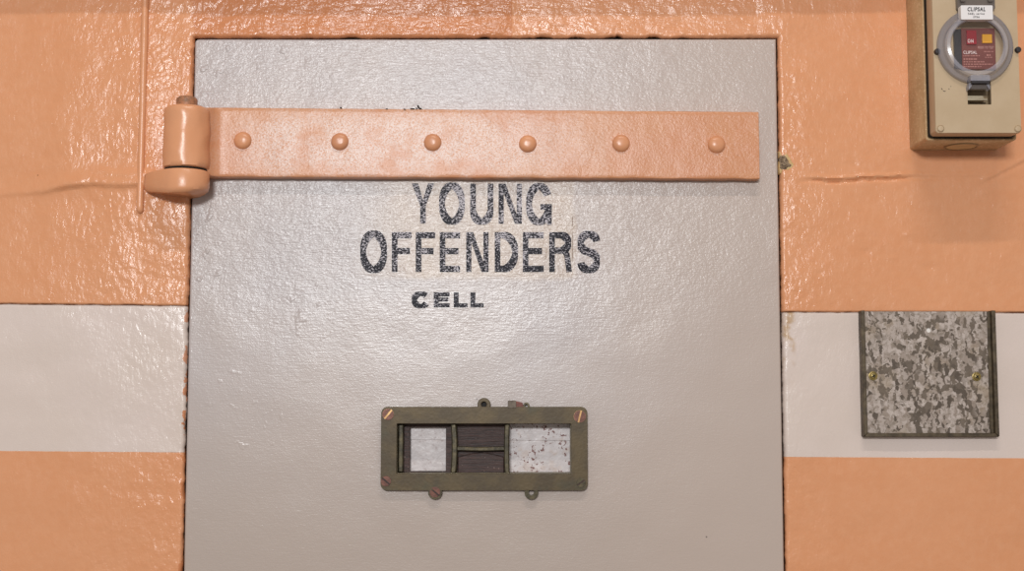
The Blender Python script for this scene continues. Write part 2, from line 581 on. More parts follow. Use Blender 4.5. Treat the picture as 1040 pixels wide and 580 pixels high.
M_SMOKE = mat_smoke('smoky_clear_plastic', (142, 138, 146), 0.56, 0.14)
M_SMOKE2 = mat_smoke('smoky_clear_rim', (186, 182, 190), 0.50, 0.16)
M_GLASS = mat_smoke('clear_window', (235, 232, 230), 0.03, 0.05)
M_SMOKED = mat_smoke('smoky_dark_plastic', (112, 102, 96), 0.85, 0.2)


def mat_chip():
    nt = NT('exposed_stone')
    v = nt.noise(260, 4, 0.65)
    c = nt.mix(nt.ramp(v, 0.35, 0.65), lin((92, 72, 52)), lin((164, 140, 114)))
    c = nt.mix(nt.ramp(nt.noise(420, 2), 0.62, 0.68), c, lin((26, 24, 16)))
    return nt.set(color=c, rough=0.8, normal=nt.bump(v, 0.003))


M_CHIP = mat_chip()
M_CHIPRIM = mat_plain('old_cream_undercoat', (203, 172, 120), (190, 152, 98), 0.6, 0.0, 120, 0.0006)


# ------------------------------------------------------------------ structured grids with a hole
def axis(breaks):
    """breaks: [(pos, step until the next pos)]"""
    out = []
    for (a, st), (b, _) in zip(breaks, breaks[1:]):
        n = max(1, int(round((b - a) / st)))
        out += [a + (b - a) * k / n for k in range(n)]
    out.append(breaks[-1][0])
    return out


def nz(x, z, s, o=0.0):
    return mn.noise(Vector((x * s + o, 3.7 + o, z * s)))


# the door leaf: measured edges
DY = 0.003
zT = WZ(490, 39.5, DY)
def dl_edge(z):   # left edge of the door leaf
    (xa, za), (xb, zb) = W(197.5, 60, DY), W(186.5, 579, DY)
    x = xa + (xb - xa) * (z - za) / (zb - za)
    return x
def dr_edge(z):
    (xa, za), (xb, zb) = W(788.5, 60, DY), W(796.5, 579, DY)
    return xa + (xb - xa) * (z - za) / (zb - za)


# --- wall
wl = lambda z: dl_edge(z) - 0.0012
wr = lambda z: dr_edge(z) + 0.0018
wtop = zT + 0.0012
uL, uR = wl(1.7), wr(1.7)
CHIPS = [(356, 16, 3.2), (492, 9, 4.0), (536, 9, 3.0), (552, 15, 4.5), (585, 13, 3.5), (622, 12, 4.2), (629, 6, 5.0), (664, 12, 3.6), (694, 16, 1.6), (440, 10, 1.0)]


def wob_top(x):
    w = 0.0007 * nz(x, 0.0, 90) + 0.0005 * nz(x, 0.5, 260)
    for px, wd, hg in CHIPS:
        d = abs(x - WX(px, 40)) / (wd * PXM * 0.75)
        if d < 1: w += 0.5 * hg * PXM * (1 - d * d) * (0.8 + 0.4 * nz(x, 1.3, 400))
    return max(w, -0.0009)


def wob_left(z):
    py_ = 404 - (z - ZC) / PXM
    w = 0.0009 * nz(0.1, z, 70) + 0.0007 * nz(0.9, z, 240)
    if py_ > 300: w += 0.0004 + 0.0012 * max(0.0, nz(2.2, z, 60)) + 0.0007 * nz(3.3, z, 180)
    return max(w, -0.0012)


def wob_right(z):
    w = 0.0007 * nz(5.1, z, 70) + 0.0006 * nz(6.9, z, 260)
    return max(w, -0.0014)


zb_l = lambda x: None
def zline(p, q):
    (xa, za), (xb, zb) = W(*p), W(*q)
    return lambda x: za + (zb - za) * (x - xa) / (xb - xa)
ZTL = zline((0, 308.5), (188, 310.5))
ZTR = zline((800, 317.0), (1040, 317.5))


def sm(a, b, v):
    t = min(1, max(0, (v - a) / (b - a)))
    return t * t * (3 - 2 * t)


def wall_y(x, z):
    """relief of the wall face, negative = towards the viewer"""
    h = 0.0014 * nz(x, z, 9) + 0.0010 * nz(x, z, 24, 5) 
    left = x < 0
    zt = ZTL(x) if left else ZTR(x)
    if x < uL + 0.02 or x > uR - 0.02:
        # upper courses stand a little proud of the pale course
        h += 0.0016 * sm(zt - 0.0010, zt + 0.0014, z)
        g = (z - zt + 0.0002) / 0.0011
        h -= 0.0012 * math.exp(-g * g)
    if left:
        # rolled joint between the courses, left of the hinge
        px_ = 520 + x / PXM
        zj = WZ(px_, 189 + 6 * sm(75, 40, px_) - 0.03 * (px_ - 60), 0) + 0.005 * nz(x, 0, 18) + 0.002 * nz(x, 0, 55)
        a = (0.4 + 0.6 * sm(10, 70, px_)) * (1 - sm(145, 175, px_)) * (0.75 + 0.5 * nz(x, 1, 22))
        g = (z - zj) / (0.0028 if z < zj else 0.013)
        h += a * 0.0040 * math.exp(-g * g)
        g = (z - zj - 0.016 - 0.006 * nz(x, 3, 25)) / 0.0035
        h += a * 0.0012 * sm(85, 105, px_) * math.exp(-g * g)
        h += 0.0016 * a * sm(zj - 0.02, zj + 0.004, z) 
    else:
        px_ = 520 + x / PXM
        zj = WZ(px_, 181 - 0.010 * (px_ - 800) - 2.5 * math.exp(-((px_ - 925) / 16.0) ** 2), 0) + 0.0035 * nz(x, 0, 28) + 0.0012 * nz(x, 0, 90)
        a = sm(806, 850, px_) * max(0.0, 0.40 + 1.3 * nz(x, 4, 16)) * (1 - 0.8 * sm(950, 970, px_))
        g = (z - zj) / 0.0022
        h += a * 0.0022 * math.exp(-g * g)
        h -= a * 0.0030 * math.exp(-((z - zj + 0.0038) / 0.0020) ** 2)
        zj2 = WZ(px_, 184 - 0.50 * (px_ - 1002), 0) + 0.0012 * nz(x, 2, 60)
        a2 = sm(996, 1006, px_)
        h += a2 * 0.0014 * math.exp(-((z - zj2) / 0.003) ** 2) - a2 * 0.0014 * math.exp(-((z - zj2 + 0.004) / 0.002) ** 2)
        # shallow knocks in the plaster
        for kx, ky, kr, kd in ((925, 237, 5, -1), (906, 262, 4, -1), (834, 278, 4, 1), (880, 256, 5, 1), (1005, 195, 4, -1), (945, 272, 7, 1), (870, 166, 9, 1), (905, 170, 3, -1)):
            q = ((px_ - kx) / kr) ** 2 + ((404 - (z - ZC) / PXM - ky) / (kr * .55)) ** 2
            if q < 6: h += kd * -0.0007 * math.exp(-q)
    return -h


def build_grid(us, vs, hole, warp, relief, lip_r, depth, mat, name):
    """hole = (uL, uR, vTop, vBottom or None): cells inside are left out; a rounded lip and a reveal are made"""
    bm = bmesh.new()
    nu, nv = len(us), len(vs)
    V = [[None] * nv for _ in range(nu)]
    hx0, hx1, hz1, hz0 = hole
    eps = 1e-6
    for i, u in enumerate(us):
        for j, v in enumerate(vs):
            if hx0 + eps < u < hx1 - eps and hz0 + eps < v < hz1 - eps: continue
            # distance to the hole
            dx = max(hx0 - u, u - hx1, 0.0)
            dz = max(v - hz1, hz0 - v, 0.0)
            d = math.hypot(dx, dz)
            x, z = warp(u, v)
            y = relief(x, z)
            r = lip_r * (1.0 + 0.6 * nz(x, z, 55, 9))
            if d < r:
                t = 1 - d / r
                y += r * (1 - math.sqrt(max(0.0, 1 - t * t)))
            V[i][j] = bm.verts.new((x, y, z))
    faces = []
    for i in range(nu - 1):
        for j in range(nv - 1):
            um, vm = (us[i] + us[i + 1]) / 2, (vs[j] + vs[j + 1]) / 2
            if hx0 < um < hx1 and hz0 < vm < hz1: continue
            q = (V[i][j], V[i + 1][j], V[i + 1][j + 1], V[i][j + 1])
            bm.faces.new(q)
    bm.edges.ensure_lookup_table()
    be = [e for e in bm.edges if e.is_boundary]
    r = bmesh.ops.extrude_edge_only(bm, edges=be)
    nv_ = [g for g in r['geom'] if isinstance(g, bmesh.types.BMVert)]
    for v in nv_: v.co.y = depth
    return bm


us = axis([(-1.7, 0.1), (-0.66, 0.003), (uL - 0.012, 0.0012), (uL, 0.0022), (uL + 0.02, 0.0026), (uR - 0.02, 0.0026), (uR, 0.0012), (uR + 0.012, 0.003), (0.66, 0.1), (1.7, 0.1)])
zTL = ZTL(-0.5); zTR = ZTR(0.45)
zlo, zhi = min(zTL, zTR) - 0.004, max(zTL, zTR) + 0.004
vs = axis([(0.0, 0.1), (1.28, 0.003), (zlo, 0.0010), (zhi, 0.0022), (wtop - 0.012, 0.0018), (wtop, 0.0010), (wtop + 0.010, 0.0025), (2.02, 0.06), (2.7, 0.1)])


def wall_warp(u, v):
    zc = min(v, wtop)
    fl = max(0.0, 1 - abs(u - uL) / 0.05) * (1 if v <= wtop else max(0.0, 1 - (v - wtop) / 0.05))
    fr = max(0.0, 1 - abs(u - uR) / 0.05) * (1 if v <= wtop else max(0.0, 1 - (v - wtop) / 0.05))
    x = u
    jl = max(0.0, 1 - abs(u - uL) / 0.006)
    jr = max(0.0, 1 - abs(u - uR) / 0.006)
    if fl > 0: x += fl * (wl(zc) - uL) - (jl * wob_left(zc) if v <= wtop else 0)
    if fr > 0: x += fr * (wr(zc) - uR) + (jr * wob_right(zc) if v <= wtop else 0)
    z = v
    ft = max(0.0, 1 - abs(v - wtop) / 0.009)
    if ft > 0 and uL < u < uR:
        z += ft * wob_top(u) * min(1.0, (u - uL) / 0.01, (uR - u) / 0.01)
    return x, z


bm = build_grid(us, vs, (uL, uR, wtop, -1.0), wall_warp, wall_y, 0.0042, 0.09, M_WALL, 'wall_back')
wall = finish(bm, 'wall_back', M_WALL, smooth=60)
tag(wall, 'glossy orange painted masonry wall with a pale band around the cell door', 'wall', kind='structure')

# chipped spot right of the strap, showing the stone
cp = [(791.5, 157.5), (795, 154.5), (797.5, 157.0), (800, 160), (802.5, 166), (806, 169.5), (803.5, 172), (800, 172.5), (797.5, 175.2), (793, 174.0), (791.5, 171.5)]
rim = [(790.5, 154), (797, 151), (801.5, 155), (805.5, 161.5), (809.5, 169.5), (806.5, 175), (800, 178.5), (791, 177)]
bm = bmesh.new()
def blob(pts, y0, ytop, bm, mi, n=2):
    c = Vector((sum(p[0] for p in pts) / len(pts), 0, sum(p[1] for p in pts) / len(pts)))
    vc = bm.verts.new((c.x, ytop, c.z))
    rings = []
    for f, yy in ((1.0, y0), (0.92, y0 + (ytop - y0) * 0.7), (0.5, ytop)):
        rings.append([bm.verts.new((c.x + (p[0] - c.x) * f, yy + 0.0008 * nz(p[0], p[1], 300) * (f < 1), c.z + (p[1] - c.z) * f)) for p in pts])
    n = len(pts)
    for a, b in zip(rings, rings[1:]):
        for k in range(n):
            bm.faces.new((a[k], a[(k + 1) % n], b[(k + 1) % n], b[k])).material_index = mi
    for k in range(n):
        bm.faces.new((rings[-1][k], rings[-1][(k + 1) % n], vc)).material_index = mi
def ragged(pts, seed, amp=0.9):
    rg_ = random.Random(seed); out = []
    for k in range(len(pts)):
        a_, b_ = pts[k], pts[(k + 1) % len(pts)]
        for t in (0, .33, .66):
            j_ = amp if t else amp * .4
            out.append((a_[0] + (b_[0] - a_[0]) * t + rg_.uniform(-j_, j_), a_[1] + (b_[1] - a_[1]) * t + rg_.uniform(-j_, j_)))
    return out
rim, cp = ragged(rim, 4, .7), ragged(cp, 9, .8)
blob([W(*p) for p in rim], 0.004, -0.0022, bm, 1)
blob([W(*p) for p in cp], 0.004, -0.0034, bm, 0)
tag(finish(bm, 'paint_chip', [M_CHIP, M_CHIPRIM], wall), 'chip in the orange paint showing brown stone')

# ledge above the picture and the floor
bm = bmesh.new()
zl = WZ(520, 14) + 0.070
plate([[(-1.7, zl), (1.7, zl + 0.006), (1.7, zl + 0.12), (-1.7, zl + 0.12)]], -0.066, 0.02, bm)
tag(finish(bm, 'trim_1', M_OR, bevel=0.002), 'orange painted ledge running along the wall above the cell door', 'ledge', kind='structure')
bm = bmesh.new()
for p in ((-1.7, -3.2), (1.7, -3.2), (1.7, 0.09), (-1.7, 0.09)): pass
f = bm.faces.new([bm.verts.new((x, y, 0.0)) for x, y in ((-1.7, -4.6), (1.7, -4.6), (1.7, 0.09), (-1.7, 0.09))])
r = bmesh.ops.extrude_face_region(bm, geom=[f])
bmesh.ops.translate(bm, vec=(0, 0, -0.1), verts=[g for g in r['geom'] if isinstance(g, bmesh.types.BMVert)])
tag(finish(bm, 'floor', M_FLOOR), 'grey concrete floor in front of the cell door', 'floor', kind='structure')

# ------------------------------------------------------------------ the door
door = empty('door_1', (0.5 * (uL + uR), DY, 0.012))
tag(door, 'pale grey painted cell door with orange hinge strap, black lettering and bronze peephole', 'door', kind='structure')
door_inv = Matrix.Translation(-Vector(door.location))


def to_parent(o, p):
    """keep world placement when parenting to an unrotated parent"""
    loc = Vector((0, 0, 0))
    q = p
    while q is not None:
        loc += Vector(q.location); q = q.parent
    o.location = Vector(o.location) - loc
    o.parent = p
    return o


HX0, HZ0, HX1, HZ1 = prect(399, 427.5, 583, 483.5, DY)      # hole behind the peephole frame
d0, d1 = dl_edge(1.7), dr_edge(1.7)
us = axis([(d0, 0.0010), (d0 + 0.010, 0.004), (HX0, 0.004), (HX1, 0.004), (d1 - 0.010, 0.0010), (d1, 1)])
vs = axis([(0.012, 0.1), (1.28, 0.004), (HZ0, 0.004), (HZ1, 0.004), (zT - 0.012, 0.0010), (zT, 1)])
RC = 0.0075


def door_warp(u, v):
    x = u
    fl = max(0.0, 1 - abs(u - d0) / 0.1)
    fr = max(0.0, 1 - abs(u - d1) / 0.1)
    x += fl * (dl_edge(v) - d0) + fr * (dr_edge(v) - d1)
    # rounded top corner by the hinge
    if v > zT - RC:
        q = v - (zT - RC)
        off = RC - math.sqrt(max(0.0, RC * RC - q * q))
        x += off * max(0.0, 1 - (u - d0) / 0.03)
    return x, v


def door_relief(x, z):
    h = 0.0006 * nz(x, z, 7, 2) + 0.0004 * nz(x, z, 22, 3)
    # rounded outer arrises
    e = min(x - dl_edge(z), dr_edge(z) - x, zT - z)
    r = 0.0022
    y = DY - h
    if e < r:
        t = 1 - max(0.0, e) / r
        y += r * (1 - math.sqrt(max(0.0, 1 - t * t)))
    return y


bm = build_grid(us, vs, (HX0, HX1, HZ1, HZ0), door_warp, door_relief, 0.0005, 0.045, M_DOOR, 'door_panel')
panel = to_parent(finish(bm, 'door_panel', M_DOOR, smooth=60), door)
panel['label'] = 'pale grey painted door leaf with brushed glossy paint'


# ------------------------------------------------------------------ lettering
def ribbon(path, w0, closed=False, miter=True):
    """polygon quads of a stroke following path (px coordinates); w0 stroke width"""
    P = [Vector((p[0], p[1])) for p in path]
    n = len(P)
    L, R = [], []
    for i in range(n):
        if closed:
            a, b = P[(i - 1) % n], P[(i + 1) % n]
            t1 = (P[i] - a).normalized(); t2 = (b - P[i]).normalized()
        else:
            t1 = (P[i] - P[i - 1]).normalized() if i > 0 else (P[1] - P[0]).normalized()
            t2 = (P[i + 1] - P[i]).normalized() if i < n - 1 else t1
        t = (t1 + t2).normalized()
        nn = Vector((-t.y, t.x))
        k = max(0.5, nn.dot(Vector((-t1.y, t1.x))))
        w = w0(i / (n - 1.0), t) if callable(w0) else w0
        L.append(P[i] + nn * w / 2 / k); R.append(P[i] - nn * w / 2 / k)
    qs = []
    for i in range(n if closed else n - 1):
        j = (i + 1) % n
        qs.append([L[i], L[j], R[j], R[i]])
    return qs


def box(x0, y0, x1, y1): return [[Vector((x0, y0)), Vector((x1, y0)), Vector((x1, y1)), Vector((x0, y1))]]


def arc(cx, cy, rx, ry, a0, a1, n=28):
    return [(cx + rx * math.cos(math.radians(a0 + (a1 - a0) * k / n)), cy + ry * math.sin(math.radians(a0 + (a1 - a0) * k / n))) for k in range(n + 1)]


def glyph(ch, x0, x1, y0, y1, sv, sh):
    """strokes of a grotesque capital in px; y down"""
    q = []
    mx = (x0 + x1) / 2
    H = y1 - y0
    wfun = lambda s, t: sv * abs(t.y) + sh * abs(t.x)
    if ch == 'E' or ch == 'F':
        q += box(x0, y0, x0 + sv, y1) + box(x0 + sv, y0, x1, y0 + sh)
        q += box(x0 + sv, y0 + H * 0.475 - sh / 2, x1 - (x1 - x0) * 0.08, y0 + H * 0.475 + sh / 2)
        if ch == 'E': q += box(x0 + sv, y1 - sh, x1, y1)
    elif ch == 'L':
        q += box(x0, y0, x0 + sv, y1) + box(x0 + sv, y1 - sh, x1, y1)
    elif ch == 'N':
        q += box(x0, y0, x0 + sv * .92, y1) + box(x1 - sv * .92, y0, x1, y1)
        q += [[Vector((x0 + sv * .3, y0)), Vector((x0 + sv * 1.25, y0)), Vector((x1 - sv * .3, y1)), Vector((x1 - sv * 1.25, y1))]]
    elif ch == 'Y':
        my = y0 + H * 0.56
        q += box(mx - sv / 2, my, mx + sv / 2, y1)
        q += [[Vector((x0, y0)), Vector((x0 + sv * 1.12, y0)), Vector((mx + sv * .1, my - H * .11)), Vector((mx + sv / 2, my)), Vector((mx - sv / 2, my))]]
        q += [[Vector((x1, y0)), Vector((x1 - sv * 1.12, y0)), Vector((mx - sv * .1, my - H * .11)), Vector((mx - sv / 2, my)), Vector((mx + sv / 2, my))]]
    elif ch == 'O':
        q += ribbon(arc(mx, (y0 + y1) / 2, (x1 - x0 - sv) / 2, (H - sh) / 2, 0, 360, 48)[:-1], wfun, True)
    elif ch == 'U':
        rx, ry = (x1 - x0 - sv) / 2, H * 0.30
        pts = [(x0 + sv / 2, y0)] + arc(mx, y1 - sh / 2 - ry, rx, ry, 180, 0, 24) + [(x1 - sv / 2, y0)]
        q += ribbon(pts, wfun)
    elif ch == 'D':
        rx, ry = (x1 - x0) * .52, (H - sh) / 2
        pts = [(x0 + sv, y0 + sh / 2)] + arc(x1 - sv / 2 - rx, (y0 + y1) / 2, rx, ry, -90, 90, 28) + [(x0 + sv, y1 - sh / 2)]
        q += box(x0, y0, x0 + sv, y1) + ribbon(pts, wfun)
    elif ch == 'R':
        rx, ry = (x1 - x0) * .34, (H * 0.54 - sh) / 2
        xe = x1 - (x1 - x0) * .05
        pts = [(x0 + sv, y0 + sh / 2)] + arc(xe - sv / 2 - rx, y0 + sh / 2 + ry, rx, ry, -90, 90, 20) + [(x0 + sv, y0 + sh / 2 + 2 * ry)]
        q += box(x0, y0, x0 + sv, y1) + ribbon(pts, wfun)
        ym = y0 + sh / 2 + 2 * ry
        q += ribbon([(x0 + sv * 1.6, ym), (xe - sv * 1.15, ym + H * .02), (xe - sv * .72, ym + H * .10), (xe - sv * .55, ym + H * .26), (x1 - sv * .5, y1)], lambda s, t: sv)
    elif ch == 'C' or ch == 'G':
        a = 35 if ch == 'C' else 24
        rx, ry = (x1 - x0 - sv) / 2, (H - sh) / 2
        q += ribbon(arc(mx, (y0 + y1) / 2, rx, ry, -a - 6, -360 + (a if ch == 'C' else 4), 44), wfun)
        if ch == 'G':
            ym = y0 + H * .50
            q += box(mx + sv * .25, ym, x1, ym + sh * .95) + box(x1 - sv * .85, ym + sh * .95, x1, y1)
    elif ch == 'S':
        rx, ry = (x1 - x0 - sv) / 2, (H - sh) / 4
        ya, yb = y0 + sh / 2 + ry, y1 - sh / 2 - ry
        up = arc(mx, ya, rx, ry, -12, -180, 20) 
        up += [(mx - rx * .93, ya + ry * .42), (mx - rx * .55, ya + ry * .82), (mx, (ya + yb) / 2), (mx + rx * .55, yb - ry * .82), (mx + rx * .93, yb - ry * .42)]
        lo = arc(mx, yb, rx, ry, 0, 168, 20)
        q += ribbon(up + lo, lambda s, t: sv * abs(t.y) + sh * abs(t.x))
    return q


def word(name, letters, sv, sh, Y=DY - 0.0014):
    bm = bmesh.new()
    # letters lie on the paint film: follow the door relief
    for ch, x0, x1, y0, y1 in letters:
        for qd in glyph(ch, x0, x1, y0, y1, sv, sh):
            vs_ = []
            for p in qd:
                x, z = W(p.x, p.y, DY)
                vs_.append(bm.verts.new((x, door_relief(x, z) - 0.0004, z)))
            try: bm.faces.new(vs_)
            except ValueError: pass
    bmesh.ops.recalc_face_normals(bm, faces=bm.faces[:])
    for f in bm.faces:
        if f.normal.y > 0: f.normal_flip()
    me = bpy.data.meshes.new(name); bm.to_mesh(me); bm.free()
    me.materials.append(M_LET)
    o = bpy.data.objects.new(name, me); link(o)
    return to_parent(o, door)


w1 = word('lettering', [('Y', 418.2, 441, 186.3, 227), ('O', 446, 472, 185.6, 228), ('U', 477.6, 501, 186.5, 228), ('N', 506.4, 530, 186.6, 227.3), ('G', 534.4, 560.4, 186.2, 228.4)], 5.7, 6.0)
w2 = word('lettering', [('O', 366, 393, 234.4, 277.2), ('F', 398, 418, 235.8, 276.3), ('F', 422.3, 442, 235.8, 276.3), ('E', 446.6, 467.3, 235.8, 276.3), ('N', 473.5, 496.2, 235.8, 276.3),
                       ('D', 502.5, 526, 235.8, 276.3), ('E', 531, 552.2, 235.8, 276.3), ('R', 557.8, 581, 235.8, 276.3), ('S', 586.8, 609, 234.8, 277.2)], 5.7, 6.3)
w3 = word('lettering', [('C', 418.3, 436.8, 296.4, 312.9), ('E', 440.5, 456.6, 297, 312.2), ('L', 460.8, 474.8, 297, 312.2), ('L', 477.8, 491.2, 297, 312.2)], 5.0, 4.1)
w1['label'] = 'tall worn black capitals reading YOUNG'
w2['label'] = 'tall worn black capitals reading OFFENDERS'
w3['label'] = 'small bold black capitals reading CELL'

# ------------------------------------------------------------------ hinge strap (moves with the door)
YS = -0.012            # front of the strap
BY = -0.0245           # axis of the barrel
bx0 = WX(189.5, 140, BY)
BR = 23.5 * PXM * (D + BY) / D
bzt = WZ(189.5, 104.5, BY - BR); bzb = WZ(189.5, 168.0, BY - BR)

(xa, zta) = W(213, 109, YS); (xb, ztb) = W(770.5, 113.6, YS)
(_, zba) = W(213, 179.5, YS); (_, zbb) = W(770.5, 181.8, YS)
def st_top(x): return zta + (ztb - zta) * (x - xa) / (xb - xa)
def st_bot(x): return zba + (zbb - zba) * (x - xa) / (xb - xa)
bm = bmesh.new()
xs = [bx0 + BR * .55, bx0 + BR * .86, bx0 + BR * 1.0, bx0 + BR * 1.10, bx0 + BR * 1.22, bx0 + BR * 1.4, bx0 + BR * 1.65]
ysf = [-0.030, -0.0262, -0.0215, -0.0172, -0.0142, -0.0125, YS]
n = 150
for k in range(1, n + 1):
    xs.append(xs[6] + (xb - xs[6]) * k / n); ysf.append(YS)
NZ = 22
rows = []
for i, x in enumerate(xs):
    zt_, zb_ = st_top(x), st_bot(x)
    zt_ += 0.0004 * nz(x, 1, 40); zb_ += 0.0006 * nz(x, 2, 60)
    if i < 7:   # the leaf flares a little to the height of the barrel
        f = 1 - i / 6.0
        zt_ += (bzt - 0.002 - zt_) * f * f * 0.8
    r = 0.0016
    prof = []
    for k in range(NZ + 1):
        t = k / NZ
        prof.append((ysf[i] - 0.0005 * nz(x, zb_ + (zt_ - zb_) * t, 30), zb_ + r + (zt_ - zb_ - 2 * r) * t))
    ring = [(0.0028, zb_), (ysf[i] + r, zb_), (ysf[i] + r * .3, zb_ + r * .3)] + prof + [(ysf[i] + r * .3, zt_ - r * .3), (ysf[i] + r, zt_), (0.0028, zt_)]
    if i == len(xs) - 1:
        ring = [(p[0], p[1]) for p in ring]
    # the wall is flush beside the leaf: keep the back of the root clear of it
    rows.append([bm.verts.new((x, (p[0] if x > dl_edge(p[1]) + .001 else min(p[0], -0.003)), p[1])) for p in ring])
for a, b in zip(rows, rows[1:]):
    m_ = len(a)
    for k in range(m_):
        bm.faces.new((a[k], a[(k + 1) % m_], b[(k + 1) % m_], b[k]))
bm.faces.new(rows[0]); bm.faces.new(rows[-1])
# soften the free end
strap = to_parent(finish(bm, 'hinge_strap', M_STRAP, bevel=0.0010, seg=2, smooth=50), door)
strap['label'] = 'long flat hinge strap painted orange'


def lumpy(bm, amp, s):
    for v in bm.verts:
        d = nz(v.co.x + v.co.y, v.co.z, s, 11) * amp
        c = Vector((bx0, BY, v.co.z))
        q = (v.co - c); q.z = 0
        if q.length > 1e-5: v.co += q.normalized() * d


# barrel
bm = bmesh.new()
Hb = bzt - bzb
prof = [(0.0, 0.0), (BR * .9, 0.0), (BR * .985, 0.0016)]
for k in range(1, 16): prof.append((BR * (1.0 - 0.015 * (k / 15.0)), 0.002 + (Hb - 0.006) * k / 15))
prof += [(BR * .94, Hb - 0.0016), (BR * .84, Hb), (0.0, Hb + 0.0002)]
lathe(prof, 'Z', (bx0, BY, bzb), 56, bm)
lumpy(bm, 0.0013, 55)
barrel = to_parent(finish(bm, 'barrel', M_OR, smooth=50), strap)
barrel['label'] = 'rolled hinge barrel at the end of the strap'

# rivets
for px, py in ((246, 142.2), (344.8, 143.4), (439.3, 144.2), (536, 145.6), (631, 145.2), (728, 146.3)):
    x, z = W(px, py, YS - 0.003)
    R_ = 8.9 * PXM
    bm = lathe([(R_ * 1.04, -0.002), (R_ * 1.02, 0.0002), (R_ * .95, 0.0022), (R_ * .80, 0.0040), (R_ * .55, 0.0050), (R_ * .28, 0.0054), (0, 0.0055)], 'Y', (x, YS, z), 28)
    for v in bm.verts: v.co.y += 0.0004 * nz(v.co.x, v.co.z, 150)
    to_parent(finish(bm, 'rivet', M_RIVET, smooth=80), strap)

# flecks of dirt caught on the upper edge of the strap
bm = bmesh.new()
for px, py, w, h in ((424.6, 107.2, 2.6, 2.4), (427, 109.4, 3.2, 1.2), (419, 109.9, 5.0, .8), (411, 110.6, 2.6, 1.2), (423, 109.6, 2.0, 1.8), (346, 108.6, 2.0, .6), (393, 110, 3.0, .6)):
    x, z = W(px, py + 0.5, YS)
    pts = []
    for k in range(9):
        a = 2 * PI * k / 9
        q = random.uniform(.55, 1.1)
        pts.append((x + w / 2 * PXM * q * math.cos(a), z + h / 2 * PXM * q * math.sin(a)))
    plate([pts], YS - 0.0012, YS + 0.010, bm)
fl = to_parent(finish(bm, 'dirt_fleck', M_FLECK, smooth=60), strap)
fl['label'] = 'black flecks of dirt on the upper edge of the strap'

# ------------------------------------------------------------------ pintle bracket fixed to the wall
hinge = empty('hinge_pintle', (bx0, 0.0, bzb - 0.03))
tag(hinge, 'orange painted wall bracket carrying the pin under the hinge barrel', 'hinge bracket')
kzt = WZ(189.5, 170.4, BY - BR); kzb = WZ(189.5, 194.5, BY - BR)
bm = bmesh.new()
NSEG = 30
plan = []
lx = WX(147.5, 183, -0.006)
plan.append((lx, 0.012)); plan.append((lx, -0.010)); plan.append((lx + 0.006, -0.020)); plan.append((lx + 0.018, -0.034))
R2 = BR * 1.03
for k in range(NSEG + 1):
    a = math.radians(232 + (360 - 232 + 88) * k / NSEG)
    y_ = BY + R2 * math.sin(a)
    plan.append((bx0 + R2 * math.cos(a), y_))
levels = [(0.0, .90), (0.0022, .975), (0.006, 1.0), (0.012, 1.0), (kzt - kzb - 0.002, 1.0), (kzt - kzb, .96)]
rows = []
cx_, cy_ = bx0 - 0.012, BY + 0.004
for h, s in levels:
    ring = []
    for x, y in plan:
        dz_ = 0.0
        # bottom sweeps up towards the wall on the left
        if h < 0.01: dz_ = 0.006 * max(0.0, (bx0 - BR * .6 - x) / (bx0 - BR * .6 - lx)) ** 1.2
        if x > bx0 and h < 0.01: dz_ += 0.004 * ((x - bx0) / BR) ** 2
        xx = cx_ + (x - cx_) * s + 0.0006 * nz(x, h + y, 70)
        yy = cy_ + (y - cy_) * s
        ring.append(bm.verts.new((xx, yy, kzb + h + dz_)))
    rows.append(ring)
for a, b in zip(rows, rows[1:]):
    for k in range(len(a)):
        bm.faces.new((a[k], a[(k + 1) % len(a)], b[(k + 1) % len(a)], b[k]))
bm.faces.new(rows[0]); bm.faces.new(rows[-1])
to_parent(finish(bm, 'bracket', M_OR, bevel=0.0015, smooth=55), hinge)
# pin through the barrel: lumpy head on top, black disc put in for the shaded joint gap
bm = bmesh.new()
hx = WX(190.0, 100, BY)
hr = 10.6 * PXM
lathe([(hr * .97, -0.012), (hr * 1.02, 0.0006), (hr * .97, 0.003), (hr * .75, 0.0048), (hr * .35, 0.0055), (0, 0.0056)], 'Z', (hx, BY, WZ(189, 98.0, BY) - 0.0056), 24, bm)
for v in bm.verts:
    v.co += Vector((nz(v.co.x, v.co.z, 160, 1), nz(v.co.x, v.co.z, 160, 2), nz(v.co.x, v.co.y, 160, 3) * .8)) * 0.0011
to_parent(finish(bm, 'pin_head', mat_plain('worn_orange', (176, 118, 84), (128, 92, 66), 0.5, 0.0, 180, 0.0006), smooth=60), hinge)
bm = lathe([(BR * .90, 0.0), (BR * .94, (bzb - kzt) * .5), (BR * .90, bzb - kzt)], 'Z', (bx0, BY, kzt), 40)
g = to_parent(finish(bm, 'gap_disc', M_BLACK, smooth=60), hinge)
g['label'] = 'black disc standing in for the shade in the joint gap'

# thin pipe down the wall
px0, px1 = W(147.8, 0, -0.003), W(142.6, 213.5, -0.003)
xp = WX(145.3, 100, -0.003)
pts = [(xp + 0.0003 * nz(0, z_, 20), -0.0036 + 0.0004 * nz(4, z_, 25), z_) for z_ in [px1[1] + (2.0 - px1[1]) * k / 60 for k in range(61)]]
rad = [0.0043] * len(pts)
lowz = px1[1]
pts = [(xp, -0.0036, lowz - 0.0040), (xp, -0.0036, lowz - 0.0030), (xp, -0.0036, lowz - 0.0012)] + pts
rad = [0.0010, 0.0028, 0.0038] + rad
bm = tube(pts, rad, 12)
pipe = finish(bm, 'wall_pipe', M_OR, smooth=60, origin=(xp, 0, lowz))
tag(pipe, 'thin vertical pipe painted orange, running down the wall left of the hinge', 'pipe')

